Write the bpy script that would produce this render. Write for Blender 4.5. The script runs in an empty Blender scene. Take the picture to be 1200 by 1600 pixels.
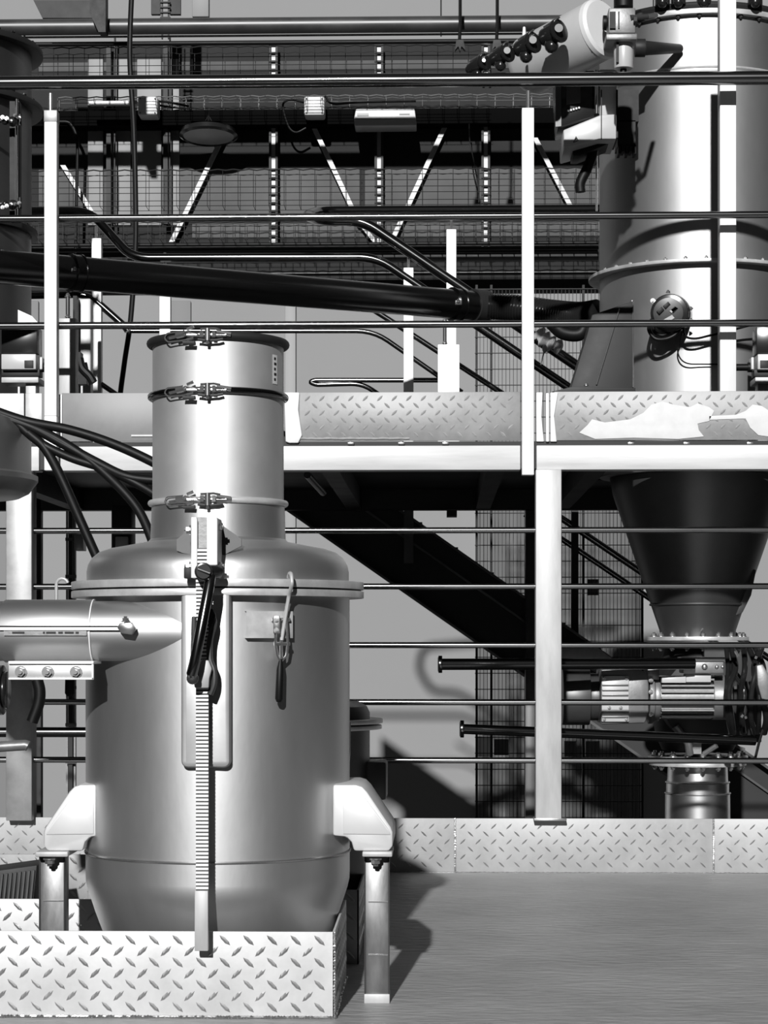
import bpy, bmesh, math, random
from mathutils import Vector, Matrix
random.seed(4)
C = bpy.context.scene
COL = C.collection
# ---------------------------------------------------------------- camera
F = 3300.0; H = 0.62; HZ = 1003.0; YAW = math.radians(1.5)
cam = bpy.data.cameras.new('camera'); co = bpy.data.objects.new('camera', cam); COL.objects.link(co)
cam.sensor_fit = 'VERTICAL'; cam.sensor_height = 36; cam.lens = 36*F/1600
cam.shift_y = (HZ-800)/1600; cam.clip_start = .05; cam.clip_end = 200
co.location = (0, 0, H); co.rotation_euler = (math.pi/2, 0, YAW)
C.camera = co
# ---------------------------------------------------------------- world, sun, exposure
w = bpy.data.worlds.new('world'); C.world = w; w.use_nodes = True
wn = w.node_tree.nodes; wl = w.node_tree.links
bg = wn['Background']
tc = wn.new('ShaderNodeTexCoord'); sx = wn.new('ShaderNodeSeparateXYZ'); wr = wn.new('ShaderNodeValToRGB')
wl.new(tc.outputs['Generated'], sx.inputs[0]); wl.new(sx.outputs['Z'], wr.inputs[0]); wl.new(wr.outputs[0], bg.inputs[0])
wr.color_ramp.elements[0].position = 0.0; wr.color_ramp.elements[0].color = (.25, .25, .25, 1)
wr.color_ramp.elements[1].position = .8; wr.color_ramp.elements[1].color = (1, 1, 1, 1)
bg.inputs[1].default_value = .04
sl = bpy.data.lights.new('sun', 'SUN'); so = bpy.data.objects.new('sun', sl); COL.objects.link(so)
sl.energy = 5.0; sl.angle = math.radians(.9)
AZ, EL = math.radians(5), math.radians(22)
sd = Vector((math.sin(AZ)*math.cos(EL), math.cos(AZ)*math.cos(EL), -math.sin(EL)))
so.rotation_euler = sd.to_track_quat('-Z', 'Y').to_euler(); so.location = (-3, -6, 5)
C.view_settings.view_transform = 'Standard'; C.view_settings.look = 'None'
C.view_settings.exposure = 0.0; C.view_settings.gamma = 1; C.view_settings.use_curve_mapping = False

# ---------------------------------------------------------------- helpers
CA, SA = math.cos(YAW), math.sin(YAW)
def P(px, py, Y):
    """the point at world depth Y that the photograph shows at (px, py)"""
    u = (px-600)/F; v = (HZ-py)/F
    dx = u*CA-SA; dy = u*SA+CA; t = Y/dy
    return Vector((t*dx, Y, H+t*v))
def X(px, Y): return P(px, 0, Y).x
def Z(py, Y, px=600): return P(px, py, Y).z
def S(Y): return Y/F

class MB:
    def __init__(s): s.v = []; s.f = []
    def add(s, vs, fs):
        o = len(s.v); s.v += [Vector(v) for v in vs]; s.f += [tuple(i+o for i in f) for f in fs]; return s
    def box(s, x0, x1, y0, y1, z0, z1):
        vs = [(x, y, z) for z in (z0, z1) for y in (y0, y1) for x in (x0, x1)]
        return s.add(vs, [(0, 2, 3, 1), (4, 5, 7, 6), (0, 1, 5, 4), (2, 6, 7, 3), (0, 4, 6, 2), (1, 3, 7, 5)])
    def pbox(s, px0, py0, px1, py1, Y0, Y1):
        a = P(px0, py1, Y0); b = P(px1, py0, Y0)
        return s.box(a.x, b.x, Y0, Y1, a.z, b.z)
    def prism(s, poly, Y0, Y1):
        """poly of (x, z) extruded along Y"""
        n = len(poly)
        A = sum(poly[i][0]*poly[(i+1) % n][1]-poly[(i+1) % n][0]*poly[i][1] for i in range(n))
        if A < 0: poly = poly[::-1]
        vs = [(x, Y0, z) for x, z in poly]+[(x, Y1, z) for x, z in poly]
        fs = [tuple(range(n)), tuple(range(2*n-1, n-1, -1))]
        fs += [(i, i+n, (i+1) % n+n, (i+1) % n) for i in range(n)]
        return s.add(vs, fs)
    def pprism(s, pts, Y0, Y1):
        return s.prism([(P(a, b, Y0).x, P(a, b, Y0).z) for a, b in pts], Y0, Y1)
    def tube(s, path, r, n=12, caps=True, radii=None):
        path = [Vector(p) for p in path]; m = len(path)
        rings = []; up = None
        for i in range(m):
            d = (path[min(i+1, m-1)]-path[max(i-1, 0)]).normalized()
            if up is None:
                up = d.orthogonal().normalized()
            up = (up-d*up.dot(d)).normalized(); q = d.cross(up)
            rr = radii[i] if radii else r
            rings.append([path[i]+(up*math.cos(2*math.pi*k/n)+q*math.sin(2*math.pi*k/n))*rr for k in range(n)])
        vs = [p for R in rings for p in R]; fs = []
        for i in range(m-1):
            for k in range(n):
                k2 = (k+1) % n; fs.append((i*n+k, i*n+k2, (i+1)*n+k2, (i+1)*n+k))
        if caps: fs += [tuple(range(n-1, -1, -1)), tuple((m-1)*n+k for k in range(n))]
        return s.add(vs, fs)
    def cyl(s, a, b, r, r2=None, n=16): return s.tube([a, b], r, n, True, [r, r if r2 is None else r2])
    def lathe(s, cx, cy, prof, n=72, a0=0, a1=2*math.pi, closed=False):
        full = abs(a1-a0-2*math.pi) < 1e-6; m = n if full else n+1
        vs = []; fs = []
        for r, z in prof:
            for k in range(m):
                a = a0+(a1-a0)*k/n; vs.append((cx+r*math.cos(a), cy+r*math.sin(a), z))
        pl = len(prof)
        for i in range(pl if closed else pl-1):
            j = (i+1) % pl
            for k in range(n):
                k2 = (k+1) % m; fs.append((i*m+k, i*m+k2, j*m+k2, j*m+k))
        if full and not closed:
            if prof[0][0] > 1e-5: fs.append(tuple(range(m-1, -1, -1)))
            if prof[-1][0] > 1e-5: fs.append(tuple((pl-1)*m+k for k in range(m)))
        return s.add(vs, fs)
    def ring(s, cx, cy, r0, r1, z0, z1, n=72):
        return s.lathe(cx, cy, [(r0, z0), (r1, z0), (r1, z1), (r0, z1)], n, closed=True)
    def torus(s, cx, cy, R, rr, z, n=72, m=10, sz=1.0):
        return s.lathe(cx, cy, [(R+rr*math.cos(2*math.pi*k/m), z+sz*rr*math.sin(2*math.pi*k/m)) for k in range(m)], n, closed=True)
    def sphere(s, c, r, n=12, sc=(1, 1, 1)):
        c = Vector(c); vs = []; fs = []; m = n//2+1
        for i in range(m):
            t = math.pi*i/(m-1)
            for k in range(n):
                a = 2*math.pi*k/n; vs.append(c+Vector((math.sin(t)*math.cos(a)*r*sc[0], math.sin(t)*math.sin(a)*r*sc[1], math.cos(t)*r*sc[2])))
        for i in range(m-1):
            for k in range(n): fs.append((i*n+k, (i+1)*n+k, (i+1)*n+(k+1) % n, i*n+(k+1) % n))
        return s.add(vs, fs)

def arc(c, r, a0, a1, k, plane='xz'):
    out = []
    for i in range(k+1):
        a = a0+(a1-a0)*i/k; o = (r*math.cos(a), r*math.sin(a))
        out.append(Vector((c[0]+o[0], c[1], c[2]+o[1])) if plane == 'xz' else Vector((c[0]+o[0], c[1]+o[1], c[2])))
    return out
def fillet(path, rad, k=5):
    path = [Vector(p) for p in path]; out = [path[0]]
    for i in range(1, len(path)-1):
        a, b, c = path[i-1], path[i], path[i+1]
        d1 = (a-b); d2 = (c-b); t = min(rad, d1.length*.45, d2.length*.45)
        p0 = b+d1.normalized()*t; p1 = b+d2.normalized()*t
        for j in range(k+1):
            q = j/k; out.append(p0*(1-q)**2+b*2*q*(1-q)+p1*q*q)
    return out+[path[-1]]
def smooth_path(pts, k=8):
    pts = [Vector(p) for p in pts]; pp = [pts[0]*2-pts[1]]+pts+[pts[-1]*2-pts[-2]]; out = []
    for i in range(1, len(pp)-2):
        a, b, c, d = pp[i-1:i+3]
        for j in range(k):
            t = j/k; out.append(.5*((2*b)+(c-a)*t+(2*a-5*b+4*c-d)*t*t+(3*b-a-3*c+d)*t**3))
    return out+[pts[-1]]

_M = {}
def mat(name, col=.5, rough=.5, metal=0.0, var=0.0, vscale=8.0, bump=0.0, bscale=60.0, stretch=(1, 1, 1), emit=0, alpha=1, spec=.5):
    if name in _M: return _M[name]
    m = bpy.data.materials.new(name); m.use_nodes = True; _M[name] = m
    N = m.node_tree.nodes; L = m.node_tree.links; b = N['Principled BSDF']
    b.inputs['Base Color'].default_value = (col, col, col, 1)
    b.inputs['Roughness'].default_value = rough; b.inputs['Metallic'].default_value = metal
    b.inputs['Specular IOR Level'].default_value = spec
    if emit: b.inputs['Emission Color'].default_value = (1, 1, 1, 1); b.inputs['Emission Strength'].default_value = emit
    if alpha < 1: b.inputs['Alpha'].default_value = alpha
    if var or bump:
        t = N.new('ShaderNodeTexCoord'); mp = N.new('ShaderNodeMapping'); mp.inputs['Scale'].default_value = stretch
        L.new(t.outputs['Object'], mp.inputs[0])
    if var:
        n = N.new('ShaderNodeTexNoise'); n.inputs['Scale'].default_value = vscale; n.inputs['Detail'].default_value = 5; n.inputs['Roughness'].default_value = .62
        L.new(mp.outputs[0], n.inputs['Vector'])
        r = N.new('ShaderNodeValToRGB'); r.color_ramp.elements[0].position = .3; r.color_ramp.elements[1].position = .7
        a = max(0, col*(1-var)); c2 = min(1, col*(1+var))
        r.color_ramp.elements[0].color = (a, a, a, 1); r.color_ramp.elements[1].color = (c2, c2, c2, 1)
        L.new(n.outputs['Fac'], r.inputs[0]); L.new(r.outputs[0], b.inputs['Base Color'])
        q = N.new('ShaderNodeMapRange'); q.inputs['From Min'].default_value = .3; q.inputs['From Max'].default_value = .7
        q.inputs['To Min'].default_value = max(.03, rough*(1-var*.4)); q.inputs['To Max'].default_value = min(1, rough*(1+var*.4))
        L.new(n.outputs['Fac'], q.inputs['Value']); L.new(q.outputs[0], b.inputs['Roughness'])
    if bump:
        n2 = N.new('ShaderNodeTexNoise'); n2.inputs['Scale'].default_value = bscale; n2.inputs['Detail'].default_value = 3
        L.new(mp.outputs[0], n2.inputs['Vector'])
        bp = N.new('ShaderNodeBump'); bp.inputs['Strength'].default_value = bump; bp.inputs['Distance'].default_value = .002
        L.new(n2.outputs['Fac'], bp.inputs['Height']); L.new(bp.outputs[0], b.inputs['Normal'])
    return m
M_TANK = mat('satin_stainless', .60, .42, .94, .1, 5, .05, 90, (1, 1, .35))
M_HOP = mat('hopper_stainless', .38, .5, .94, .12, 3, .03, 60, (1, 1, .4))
M_HOP2 = mat('pipe_stainless', .42, .45, .9, .12, 6, .03, 60, (.4, 1, 1))
M_EAR = mat('white_blasted_steel', .58, .45, .3, .06, 8)
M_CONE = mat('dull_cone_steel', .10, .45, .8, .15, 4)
M_NECK = mat('bright_satin_stainless', .58, .56, .8, .1, 5)
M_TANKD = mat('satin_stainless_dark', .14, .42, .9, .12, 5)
M_FLANGE = mat('machined_flange', .62, .42, .55, .25, 14)
M_GUIDE = mat('polished_guide', .5, .45, .7, .1, 10)
M_RAIL = mat('polished_rail', .24, .15, 1, .06, 6)
M_RAIL2 = mat('dark_handrail_steel', .13, .17, 1)
M_DUCT = mat('dark_duct_steel', .13, .24, 1, .08, 3)
M_GALV = mat('galvanised_steel', .38, .5, .2, .16, 9, .06, 70, (3, 3, .6))
M_POST = mat('bright_brushed_post', .72, .5, .1, .07, 10, .03, 80, (2, 2, .4))
M_LEG = mat('mill_steel_leg', .17, .36, .8, .45, 9, .05, 60, (2, 2, .6))
M_LEG2 = mat('dull_galvanised_post', .26, .45, .4, .3, 9)
M_BEAM = mat('brushed_beam', .5, .5, .1, .12, 9, .04, 50, (.5, 4, 6))
M_PLATE = mat('tread_plate', .3, .5, .15, .14, 12, .08, 90)
M_PLATE2 = mat('worn_tread_plate', .22, .5, .3, .22, 9, .08, 80)
M_LOZ = mat('tread_lozenge', .42, .34, .75, .2, 14)
M_PLATEF = mat('bright_tread_plate', .5, .5, .15, .12, 12, .08, 90)
M_PLAIN = mat('stained_plain_plate', .38, .5, .35, .4, 6, .06, 60)
M_BLACK = mat('black_rubber', .004, .5, 0, .2, 20, spec=.22)
M_BLACKG = mat('black_gloss_plastic', .012, .22)
M_DARK = mat('dark_painted_steel', .018, .55, .1, .25, 5, spec=.3)
M_DARK2 = mat('charcoal_steel', .07, .4, .5, .25, 5)
M_ZINC = mat('zinc_hardware', .5, .24, .9, .1, 30)
M_CHROME = mat('chrome', .75, .1, 1)
M_PAINT = mat('light_grey_enamel', .42, .35, 0, .06, 10)
M_WHITE = mat('white_plastic', .6, .4, 0, .04, 10)
M_CAST = mat('cast_aluminium', .19, .45, .5, .15, 20, .15, 120)
M_WALL = mat('painted_wall', .21, .7, 0, .05, .6)
M_WALLD = mat('dark_wall_cladding', .03, .9, 0, .25, 1.2, spec=.15)
M_WALLL = mat('pale_wall_panel', .24, .6, 0, .06, 1)
M_BEAMB = mat('matt_black_paint', .003, .95, spec=.05)
M_GLASS = mat('lamp_lens', .5, .25, 0)
M_SCUFF = mat('chalky_residue', .6, .8, 0, .05, 30)
# deck floor: coating with long low ripples
M_FLOOR = mat('coated_deck', .33, .5, .1, .18, 3, 0)
def ripples():
    N = M_FLOOR.node_tree.nodes; L = M_FLOOR.node_tree.links; b = N['Principled BSDF']
    t = N.new('ShaderNodeTexCoord'); mp = N.new('ShaderNodeMapping'); mp.inputs['Scale'].default_value = (1, 2.2, 1)
    L.new(t.outputs['Object'], mp.inputs[0])
    n = N.new('ShaderNodeTexNoise'); n.inputs['Scale'].default_value = 22; n.inputs['Detail'].default_value = 2.5
    L.new(mp.outputs[0], n.inputs['Vector'])
    bp = N.new('ShaderNodeBump'); bp.inputs['Strength'].default_value = .8; bp.inputs['Distance'].default_value = .006
    L.new(n.outputs['Fac'], bp.inputs['Height']); L.new(bp.outputs[0], b.inputs['Normal'])
ripples()

def build(name, mb, material, parent=None, bevel=0, smooth=True, kind=None, label=None, angle=35):
    me = bpy.data.meshes.new(name)
    base = parent.matrix_world_loc if False else None
    off = Vector(parent['_o']) if parent is not None else Vector((0, 0, 0))
    me.from_pydata([v-off for v in mb.v], [], mb.f); me.validate()
    if bevel:
        bm = bmesh.new(); bm.from_mesh(me); bmesh.ops.remove_doubles(bm, verts=bm.verts, dist=1e-6)
        es = [e for e in bm.edges if len(e.link_faces) == 2 and e.calc_face_angle(0) > .6]
        bmesh.ops.bevel(bm, geom=es, offset=bevel, segments=2, affect='EDGES', profile=.5, clamp_overlap=True)
        bm.to_mesh(me); bm.free()
    if smooth:
        me.shade_smooth(); me.set_sharp_from_angle(angle=math.radians(angle))
    me.materials.append(material)
    o = bpy.data.objects.new(name, me); COL.objects.link(o)
    if parent is not None: o.parent = parent; o['_o'] = list(off)
    else: o['_o'] = [0, 0, 0]
    if kind: o['kind'] = kind
    if label: o['label'] = label
    return o
def thing(name, label, cat, loc=(0, 0, 0), group=None):
    o = bpy.data.objects.new(name, None); COL.objects.link(o); o.location = loc; o['_o'] = list(loc)
    o.empty_display_size = .05
    o['label'] = label; o['category'] = cat
    if group: o['group'] = group
    return o
def tag(o, label, cat, group=None):
    o['label'] = label; o['category'] = cat
    if group: o['group'] = group
    return o
def struct(name, mb, material, **k): return build(name, mb, material, kind='structure', **k)
def tree_copy(o, parent=None, dl=Vector((0, 0, 0))):
    c = o.copy(); COL.objects.link(c); c.parent = parent
    if parent is None or dl.length > 0: c.location = o.location+dl
    for ch in list(o.children): tree_copy(ch, c)
    return c
_BOLT = {}
def bolt(parent, p, d, size=.005, material=None, name='bolt'):
    """hex head on a washer at p, pointing along d; alike bolts share mesh data"""
    material = material or M_ZINC; key = (round(size, 5), material.name)
    if key not in _BOLT:
        m = MB(); m.cyl((0, 0, 0), (0, 0, size*.3), size*1.25, n=14); m.cyl((0, 0, size*.3), (0, 0, size*1.1), size*.95, n=6); m.cyl((0, 0, size*1.1), (0, 0, size*1.6), size*.5, n=8)
        me = bpy.data.meshes.new('bolt'); me.from_pydata(m.v, [], m.f); me.materials.append(material); _BOLT[key] = me
    o = bpy.data.objects.new(name, _BOLT[key]); COL.objects.link(o); o.parent = parent
    o.location = Vector(p)-Vector(parent['_o']); o.rotation_euler = Vector(d).to_track_quat('Z', 'Y').to_euler()
    o['_o'] = parent['_o']
    return o

def lozenges(mb, org, ux, uz, nrm, w, h, pitch=(.039, .0184), L=.0285, W=.009, t=.0014, jit=0):
    """raised lens-shaped treads on a rectangle: org corner, ux along, uz up, nrm outward"""
    nx = int(w/pitch[0]); nz = max(1, int(h/pitch[1]))
    for j in range(nz):
        zc = h/2+(j-(nz-1)/2)*pitch[1]; sg = 1 if j % 2 else -1
        for i in range(-1, nx+1):
            xc = (i+.5+(0 if j % 2 else .5))*pitch[0]
            if xc < L*.42 or xc > w-L*.42: continue
            c = org+ux*xc+uz*zc
            a = (ux*.72+uz*.69*sg).normalized(); b = nrm.cross(a).normalized()
            pts = [c-a*L/2, c-a*L*.22-b*W*.42, c+a*L*.12-b*W/2, c+a*L/2, c+a*L*.22+b*W*.42, c-a*L*.12+b*W/2]
            base = [p-nrm*.0004 for p in pts]; r1 = c-a*L*.2+nrm*t; r2 = c+a*L*.2+nrm*t
            vs = base+[r1, r2]
            mb.add(vs, [(0, 1, 6), (1, 2, 7, 6), (2, 3, 7), (3, 4, 7), (4, 5, 6, 7), (5, 0, 6)])
def weld(mb, a, b, r=.0022, step=.005):
    a = Vector(a); b = Vector(b); n = max(2, int((b-a).length/step)); path = []; rad = []
    for i in range(n*2+1):
        t = i/(n*2); path.append(a.lerp(b, t)+Vector((random.uniform(-1, 1), 0, random.uniform(-1, 1)))*r*.25); rad.append(r*(1.15 if i % 2 else .75)*random.uniform(.85, 1.15))
    mb.tube(path, r, 6, True, rad)
EX, EY, EZ = Vector((1, 0, 0)), Vector((0, 1, 0)), Vector((0, 0, 1))

# ================================================================ SETTING
YK = 3.47                                      # front curb
xr = X(523, YK); curbz = .143
fl = MB()
for (a, b, c, d) in ((-3, xr-.004, 3.38, YK), (xr-.004, 3, 3.38, 5.76), (-3, xr-.004, 3.90, 4.06), (-3, xr-.004, 4.72, 5.76)):
    fl.box(a, b, c, d, -.012, 0)
struct('floor', fl, M_FLOOR, smooth=False)
lf = MB(); lf.box(-9, 9, -4, 12, -1.35, -1.3); struct('floor_lower', lf, mat('concrete', .05, .8, 0, .25, 2, spec=.2), smooth=False)
YW = 11.5
wb = MB(); wb.box(-7, 7, YW, YW+.2, -1.3, 7); wall = struct('wall_back', wb, M_WALL, smooth=False)
def wall_panel(px0, py0, px1, py1, material, t=.03, name='wall_panel'):
    m = MB(); m.pbox(px0, py0, px1, py1, YW-t, YW-.001); return build(name, m, material, wall, bevel=.004)
wall_panel(-60, 56, 1290, 455, M_WALLD, .05)
for a, b in ((137, 161), (175, 204), (214, 252), (262, 280)):
    wall_panel(a, 92, b, 352, M_WALLL, .07, 'window_strip')
wall_panel(60, 262, 562, 338, mat('mid_grey_cladding', .1, .9, 0, .3, 1.5, spec=.15), .055)
wall_panel(570, 262, 945, 338, mat('mid_grey_cladding'), .055)
wall_panel(300, 346, 945, 372, mat('mid_grey_cladding'), .055)
wall_panel(60, 92, 860, 112, mat('mid_grey_cladding'), .055)
wall_panel(262, 470, 298, 1290, mat('wall_darker_strip', .17, .7), .02)  # strip slightly darker than the wall around it
wall_panel(445, 455, 462, 1290, M_WALLL, .03)
wall_panel(-40, 470, 60, 1290, mat('wall_grey_panel', .17, .7), .02)
wall_panel(300, -40, 326, 26, M_WALLL, .03)
for px in (688, 938, 1020): wall_panel(px, -60, px+2, 56, M_WALLD, .01, 'panel_joint')

wall_panel(744, 790, 1003, 1290, mat('streaked_grey_panel', .10, .8, 0, .5, 6, 0, 60, (9, 1, .12)), .03)
# ================================================================ FRONT CURB, PANS
def curb(name, label, segs, z0=0, z1=.143, t=.004, material=None, loc=None, welds=()):
    """tread plate curb: segs of (corner a, corner b) in plan, patterned on the side given by sign"""
    root = thing(name, label, 'curb', loc or (segs[0][0][0], segs[0][0][1], 0))
    for (a, b, sg) in segs:
        a = Vector((a[0], a[1], z0)); b = Vector((b[0], b[1], z0)); u = (b-a).normalized(); n = Vector((u.y, -u.x, 0))*sg
        q = n*t
        vs = [a, b, b-q, a-q]; vs = vs+[v+EZ*(z1-z0) for v in vs]
        m = MB().add(vs, [(0, 3, 2, 1), (4, 5, 6, 7), (0, 1, 5, 4), (1, 2, 6, 5), (2, 3, 7, 6), (3, 0, 4, 7)])
        p = build('plate', m, material or M_PLATEF, root, bevel=.0008)
        lm = MB(); o, uu = (a, u)
        lozenges(lm, o+EZ*.008, uu, EZ, n, (b-a).length, z1-z0-.012)
        build('tread_pattern', lm, M_LOZ, p, smooth=False, kind='stuff')
    for (a, b) in welds:
        m = MB(); weld(m, a, b); build('weld_bead', m, M_ZINC, root)
    return root
xl = -1.25; YB = 3.9
curb('floor_curb', 'bright tread plate curb in the foreground, in front of the large tank', [((xl, YK), (xr, YK), 1), ((xr, YK), (xr, YB), 1), ((xl, YB), (xr, YB), 1)],
     welds=(((xl, YK-.002, .003), (xr, YK-.002, .003)), ((xr, YK-.001, 0), (xr, YK-.001, .143)), ((xr+.001, YK, .003), (xr+.001, YB, .003))))
x2 = X(562, 4.10)
curb('pan_curb', 'darker tread plate curb behind the large tank, around the small tank', [((x2, 4.06), (x2, 4.72), 1), ((xl, 4.72), (x2, 4.72), 1), ((X(140, 4.08), 4.06), (x2, 4.06), 1)], material=M_PLATE2)
# ribbed dark step at the far left inside the pan
r_ = thing('ribbed_step', 'dark ribbed step at the left edge behind the curb', 'step', (X(-20, 4.4), 4.4, 0))
m = MB(); m.pprism([(-60, 1368), (58, 1352), (52, 1412), (-60, 1418)], 4.35, 4.5); build('body', m, M_DARK, r_, bevel=.002)
m = MB()
for i in range(14):
    a = -40+i*7; m.pprism([(a, 1366-a*.12), (a+3, 1366-a*.12), (a-2, 1410), (a-5, 1410)], 4.344, 4.352)
build('rib', m, M_DARK2, r_, kind='stuff', smooth=False)

# rear toe boards, three lengths
YR = 5.68
def rear_toe(px0, px1, label):
    a = P(px0, 0, YR).x; b = P(px1, 0, YR).x; r = thing('toe_board', label, 'toe board', ((a+b)/2, YR, 0), 'tread plate toe boards under the lower railing')
    m = MB(); m.box(a+.002, b-.002, YR, YR+.004, 0, .146); p = build('plate', m, M_PLATE, r, bevel=.001)
    lm = MB(); lozenges(lm, Vector((a, YR, .004)), EX, EZ, -EY, b-a, .138, pitch=(.0415, .0205), L=.026, W=.006); build('tread_pattern', lm, M_LOZ, p, smooth=False, kind='stuff')
    m = MB(); weld(m, (b, YR-.001, 0), (b, YR-.001, .146), .0026); weld(m, (a, YR-.001, 0), (b, YR-.001, 0), .002, .012); build('weld_bead', m, M_ZINC, r)
rear_toe(-200, 711, 'toe board below the lower railing, left length, running behind the large tank')
rear_toe(711, 1115, 'toe board below the lower railing, middle length, under the wide bright post')
rear_toe(1115, 1500, 'toe board below the lower railing, right length, in front of the chrome outlet pipe')

# ================================================================ LARGE TANK
TY = 3.72; TX = X(341, TY)
def r_at(px): return abs(X(px, TY)-TX)
tank = thing('filter_tank', 'large satin steel tank with domed lid, clamped neck and toothed rack in the foreground', 'tank', (TX, TY, 0))
R = .232
def zf(py, r=R): return Z(py, TY-r, 341)       # height of something seen at the front of radius r
zw = zf(1349)
prof = [(.02, .035), (.09, .04), (.14, .052), (.175, .078), (.200, .108), (.215, .148), (.2285, .19), (.2315, .203), (R, .215), (R, zf(929))]
m = MB(); m.lathe(TX, TY, prof, 128); build('body', m, M_TANK, tank)
m = MB(); m.torus(TX, TY, R, .0028, zw, 128, 8); build('weld_seam', m, M_ZINC, tank)
z1 = zf(930, .257); z2 = zf(919, .257); z3 = zf(916, .257); z4 = zf(903.5, .257)
m = MB(); m.ring(TX, TY, .2, .257, z1, z2, 128); build('lower_flange', m, M_FLANGE, tank, bevel=.001)
m = MB(); m.ring(TX, TY, .2, .252, z2, z3, 128); build('gasket', m, M_BLACK, tank)
m = MB(); m.ring(TX, TY, .2, .257, z3, z4, 128); build('upper_flange', m, M_FLANGE, tank, bevel=.001)
zt = Z(848, TY)
dome = [(.2305, z4-.001), (.2305, z4+.018), (.228, z4+.03), (.221, z4+.042), (.209, z4+.052), (.19, z4+.0585), (.165, z4+.063), (.14, zt-.002), (.118, zt+.002), (.05, zt+.003)]
m = MB(); m.lathe(TX, TY, dome, 128); lid = build('lid', m, M_TANK, tank, angle=60)
RN = .1155
zr = [Z(787, TY), Z(621, TY), Z(538, TY)]
m = MB(); m.lathe(TX, TY, [(.128, zt-.004), (.119, zt+.006), (.117, zr[0]-.006), (.112, zr[0])], 96); build('neck_collar', m, M_TANK, tank)
m = MB(); m.lathe(TX, TY, [(RN, zr[0]), (RN, zr[1]-.002)], 96); nk = build('neck_tube', m, M_NECK, tank)
m = MB(); m.lathe(TX, TY, [(RN, zr[1]), (RN, zr[2]-.001)], 96); build('neck_tube', m, M_NECK, tank)
m = MB(); m.lathe(TX, TY, [(.1, zr[2]+.006), (.118, zr[2]+.006), (.118, zr[2]+.001), (.1, zr[2]+.001)], 96); m.lathe(TX, TY, [(.101, zr[2]+.003), (.0005, zr[2]+.003)], 96); build('top_cover', m, M_DARK2, tank)
m = MB(); m.lathe(TX, TY, [(RN+.0004, zr[2]-.045), (RN+.0004, zr[2]-.043)], 96); 
# label on the right side of the neck
m = MB(); m.lathe(TX, TY, [(RN+.0008, Z(605, TY)), (RN+.0008, Z(560, TY))], 6, math.radians(-30), math.radians(-22)); build('sticker', m, M_WHITE, tank)
m = MB()
for k in range(5): m.lathe(TX, TY, [(RN+.0012, Z(600-8*k, TY)), (RN+.0012, Z(596-8*k, TY))], 2, math.radians(-28), math.radians(-25+k % 2))
build('print_mark', m, M_DARK, tank, kind='stuff')

def clamp(z, rb, material, thick=.0062):
    ring = MB(); ring.torus(TX, TY, rb, thick, z, 96, 12); ro = build('clamp_ring', ring, material, tank)
    Rr = rb+thick
    def q(upx, vpx, d=0):                       # u along the ring, v up, in photo pixels round the latch
        a = math.asin(max(-1, min(1, (upx-341)*S(TY)*.97/Rr))); rr = Rr+d
        return Vector((TX+rr*math.sin(a), TY-rr*math.cos(a), z-vpx*S(TY)*.97))
    b = MB(); b.tube(fillet([q(330, 2, .003), q(300, -6, .004), q(272, -5, .004), q(268, 2, .004), q(274, 9, .004), q(300, 8, .004), q(312, 6, .004)], .004), .0013, 8)
    build('bail', b, M_ZINC, ro)
    b = MB(); b.tube([q(276, 3, .003), q(292, 1, .004), q(308, -1, .004)], .0024, 8); b.tube([q(290, 0, .006), q(302, -2, .006)], .0062, 10); b.tube([q(306, -8, .006), q(316, -12, .006)], .0028, 8); b.tube([q(306, 8, .006), q(316, 6, .006)], .0028, 8)
    build('toggle', b, M_ZINC, ro)
    b = MB(); b.tube([q(305, 0, .004), q(365, 0, .002)], .0032, 10); b.tube([q(350, -4, .003), q(372, -1, .001)], .0042, 10); build('draw_bolt', b, M_ZINC, ro)
    b = MB(); b.tube([q(337, -9, .006), q(337, 10, .006)], .0048, 12); b.tube([q(337, 10, .006), q(337, 15, .006)], .003, 8); b.tube([q(326, 0, .005), q(332, 0, .005)], .0066, 6); b.tube([q(344, 0, .005), q(349, 0, .005)], .0066, 6)
    build('trunnion', b, M_ZINC, ro)
    b = MB(); b.tube([q(322, 8, .004), q(336, 10, .004), q(352, 9, .003), q(360, 7, .002)], .0025, 8); b.tube([q(326, -8, .004), q(346, -9, .004), q(356, -7, .003)], .002, 8); b.tube([q(300, 12, .006), q(318, 13, .006)], .0034, 10)
    build('lever', b, M_DARK2, ro)
clamp(zr[0], .1185, M_FLANGE, .0055); clamp(zr[1], .1185, M_RAIL2); clamp(zr[2], .1185, M_DARK, .0075)

# raised guide panel below the flange
gx0, gx1 = X(283, 3.47), X(360, 3.47); gz0, gz1 = Z(1200, 3.47), Z(926, 3.47)
def rrect(x0, x1, z0, z1, r, k=5, top=True):
    pts = []
    for cx, cz, a in ((x1-r, z1-r, 0), (x0+r, z1-r, 90), (x0+r, z0+r, 180), (x1-r, z0+r, 270)):
        for i in range(k+1):
            t = math.radians(a+90*i/k); pts.append((cx+r*math.cos(t), cz+r*math.sin(t)))
    return pts
m = MB(); m.prism(rrect(gx0, gx1, gz0, gz1+.01, .011), 3.466, 3.52); build('guide_panel', m, M_GUIDE, tank, bevel=.0075)
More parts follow.
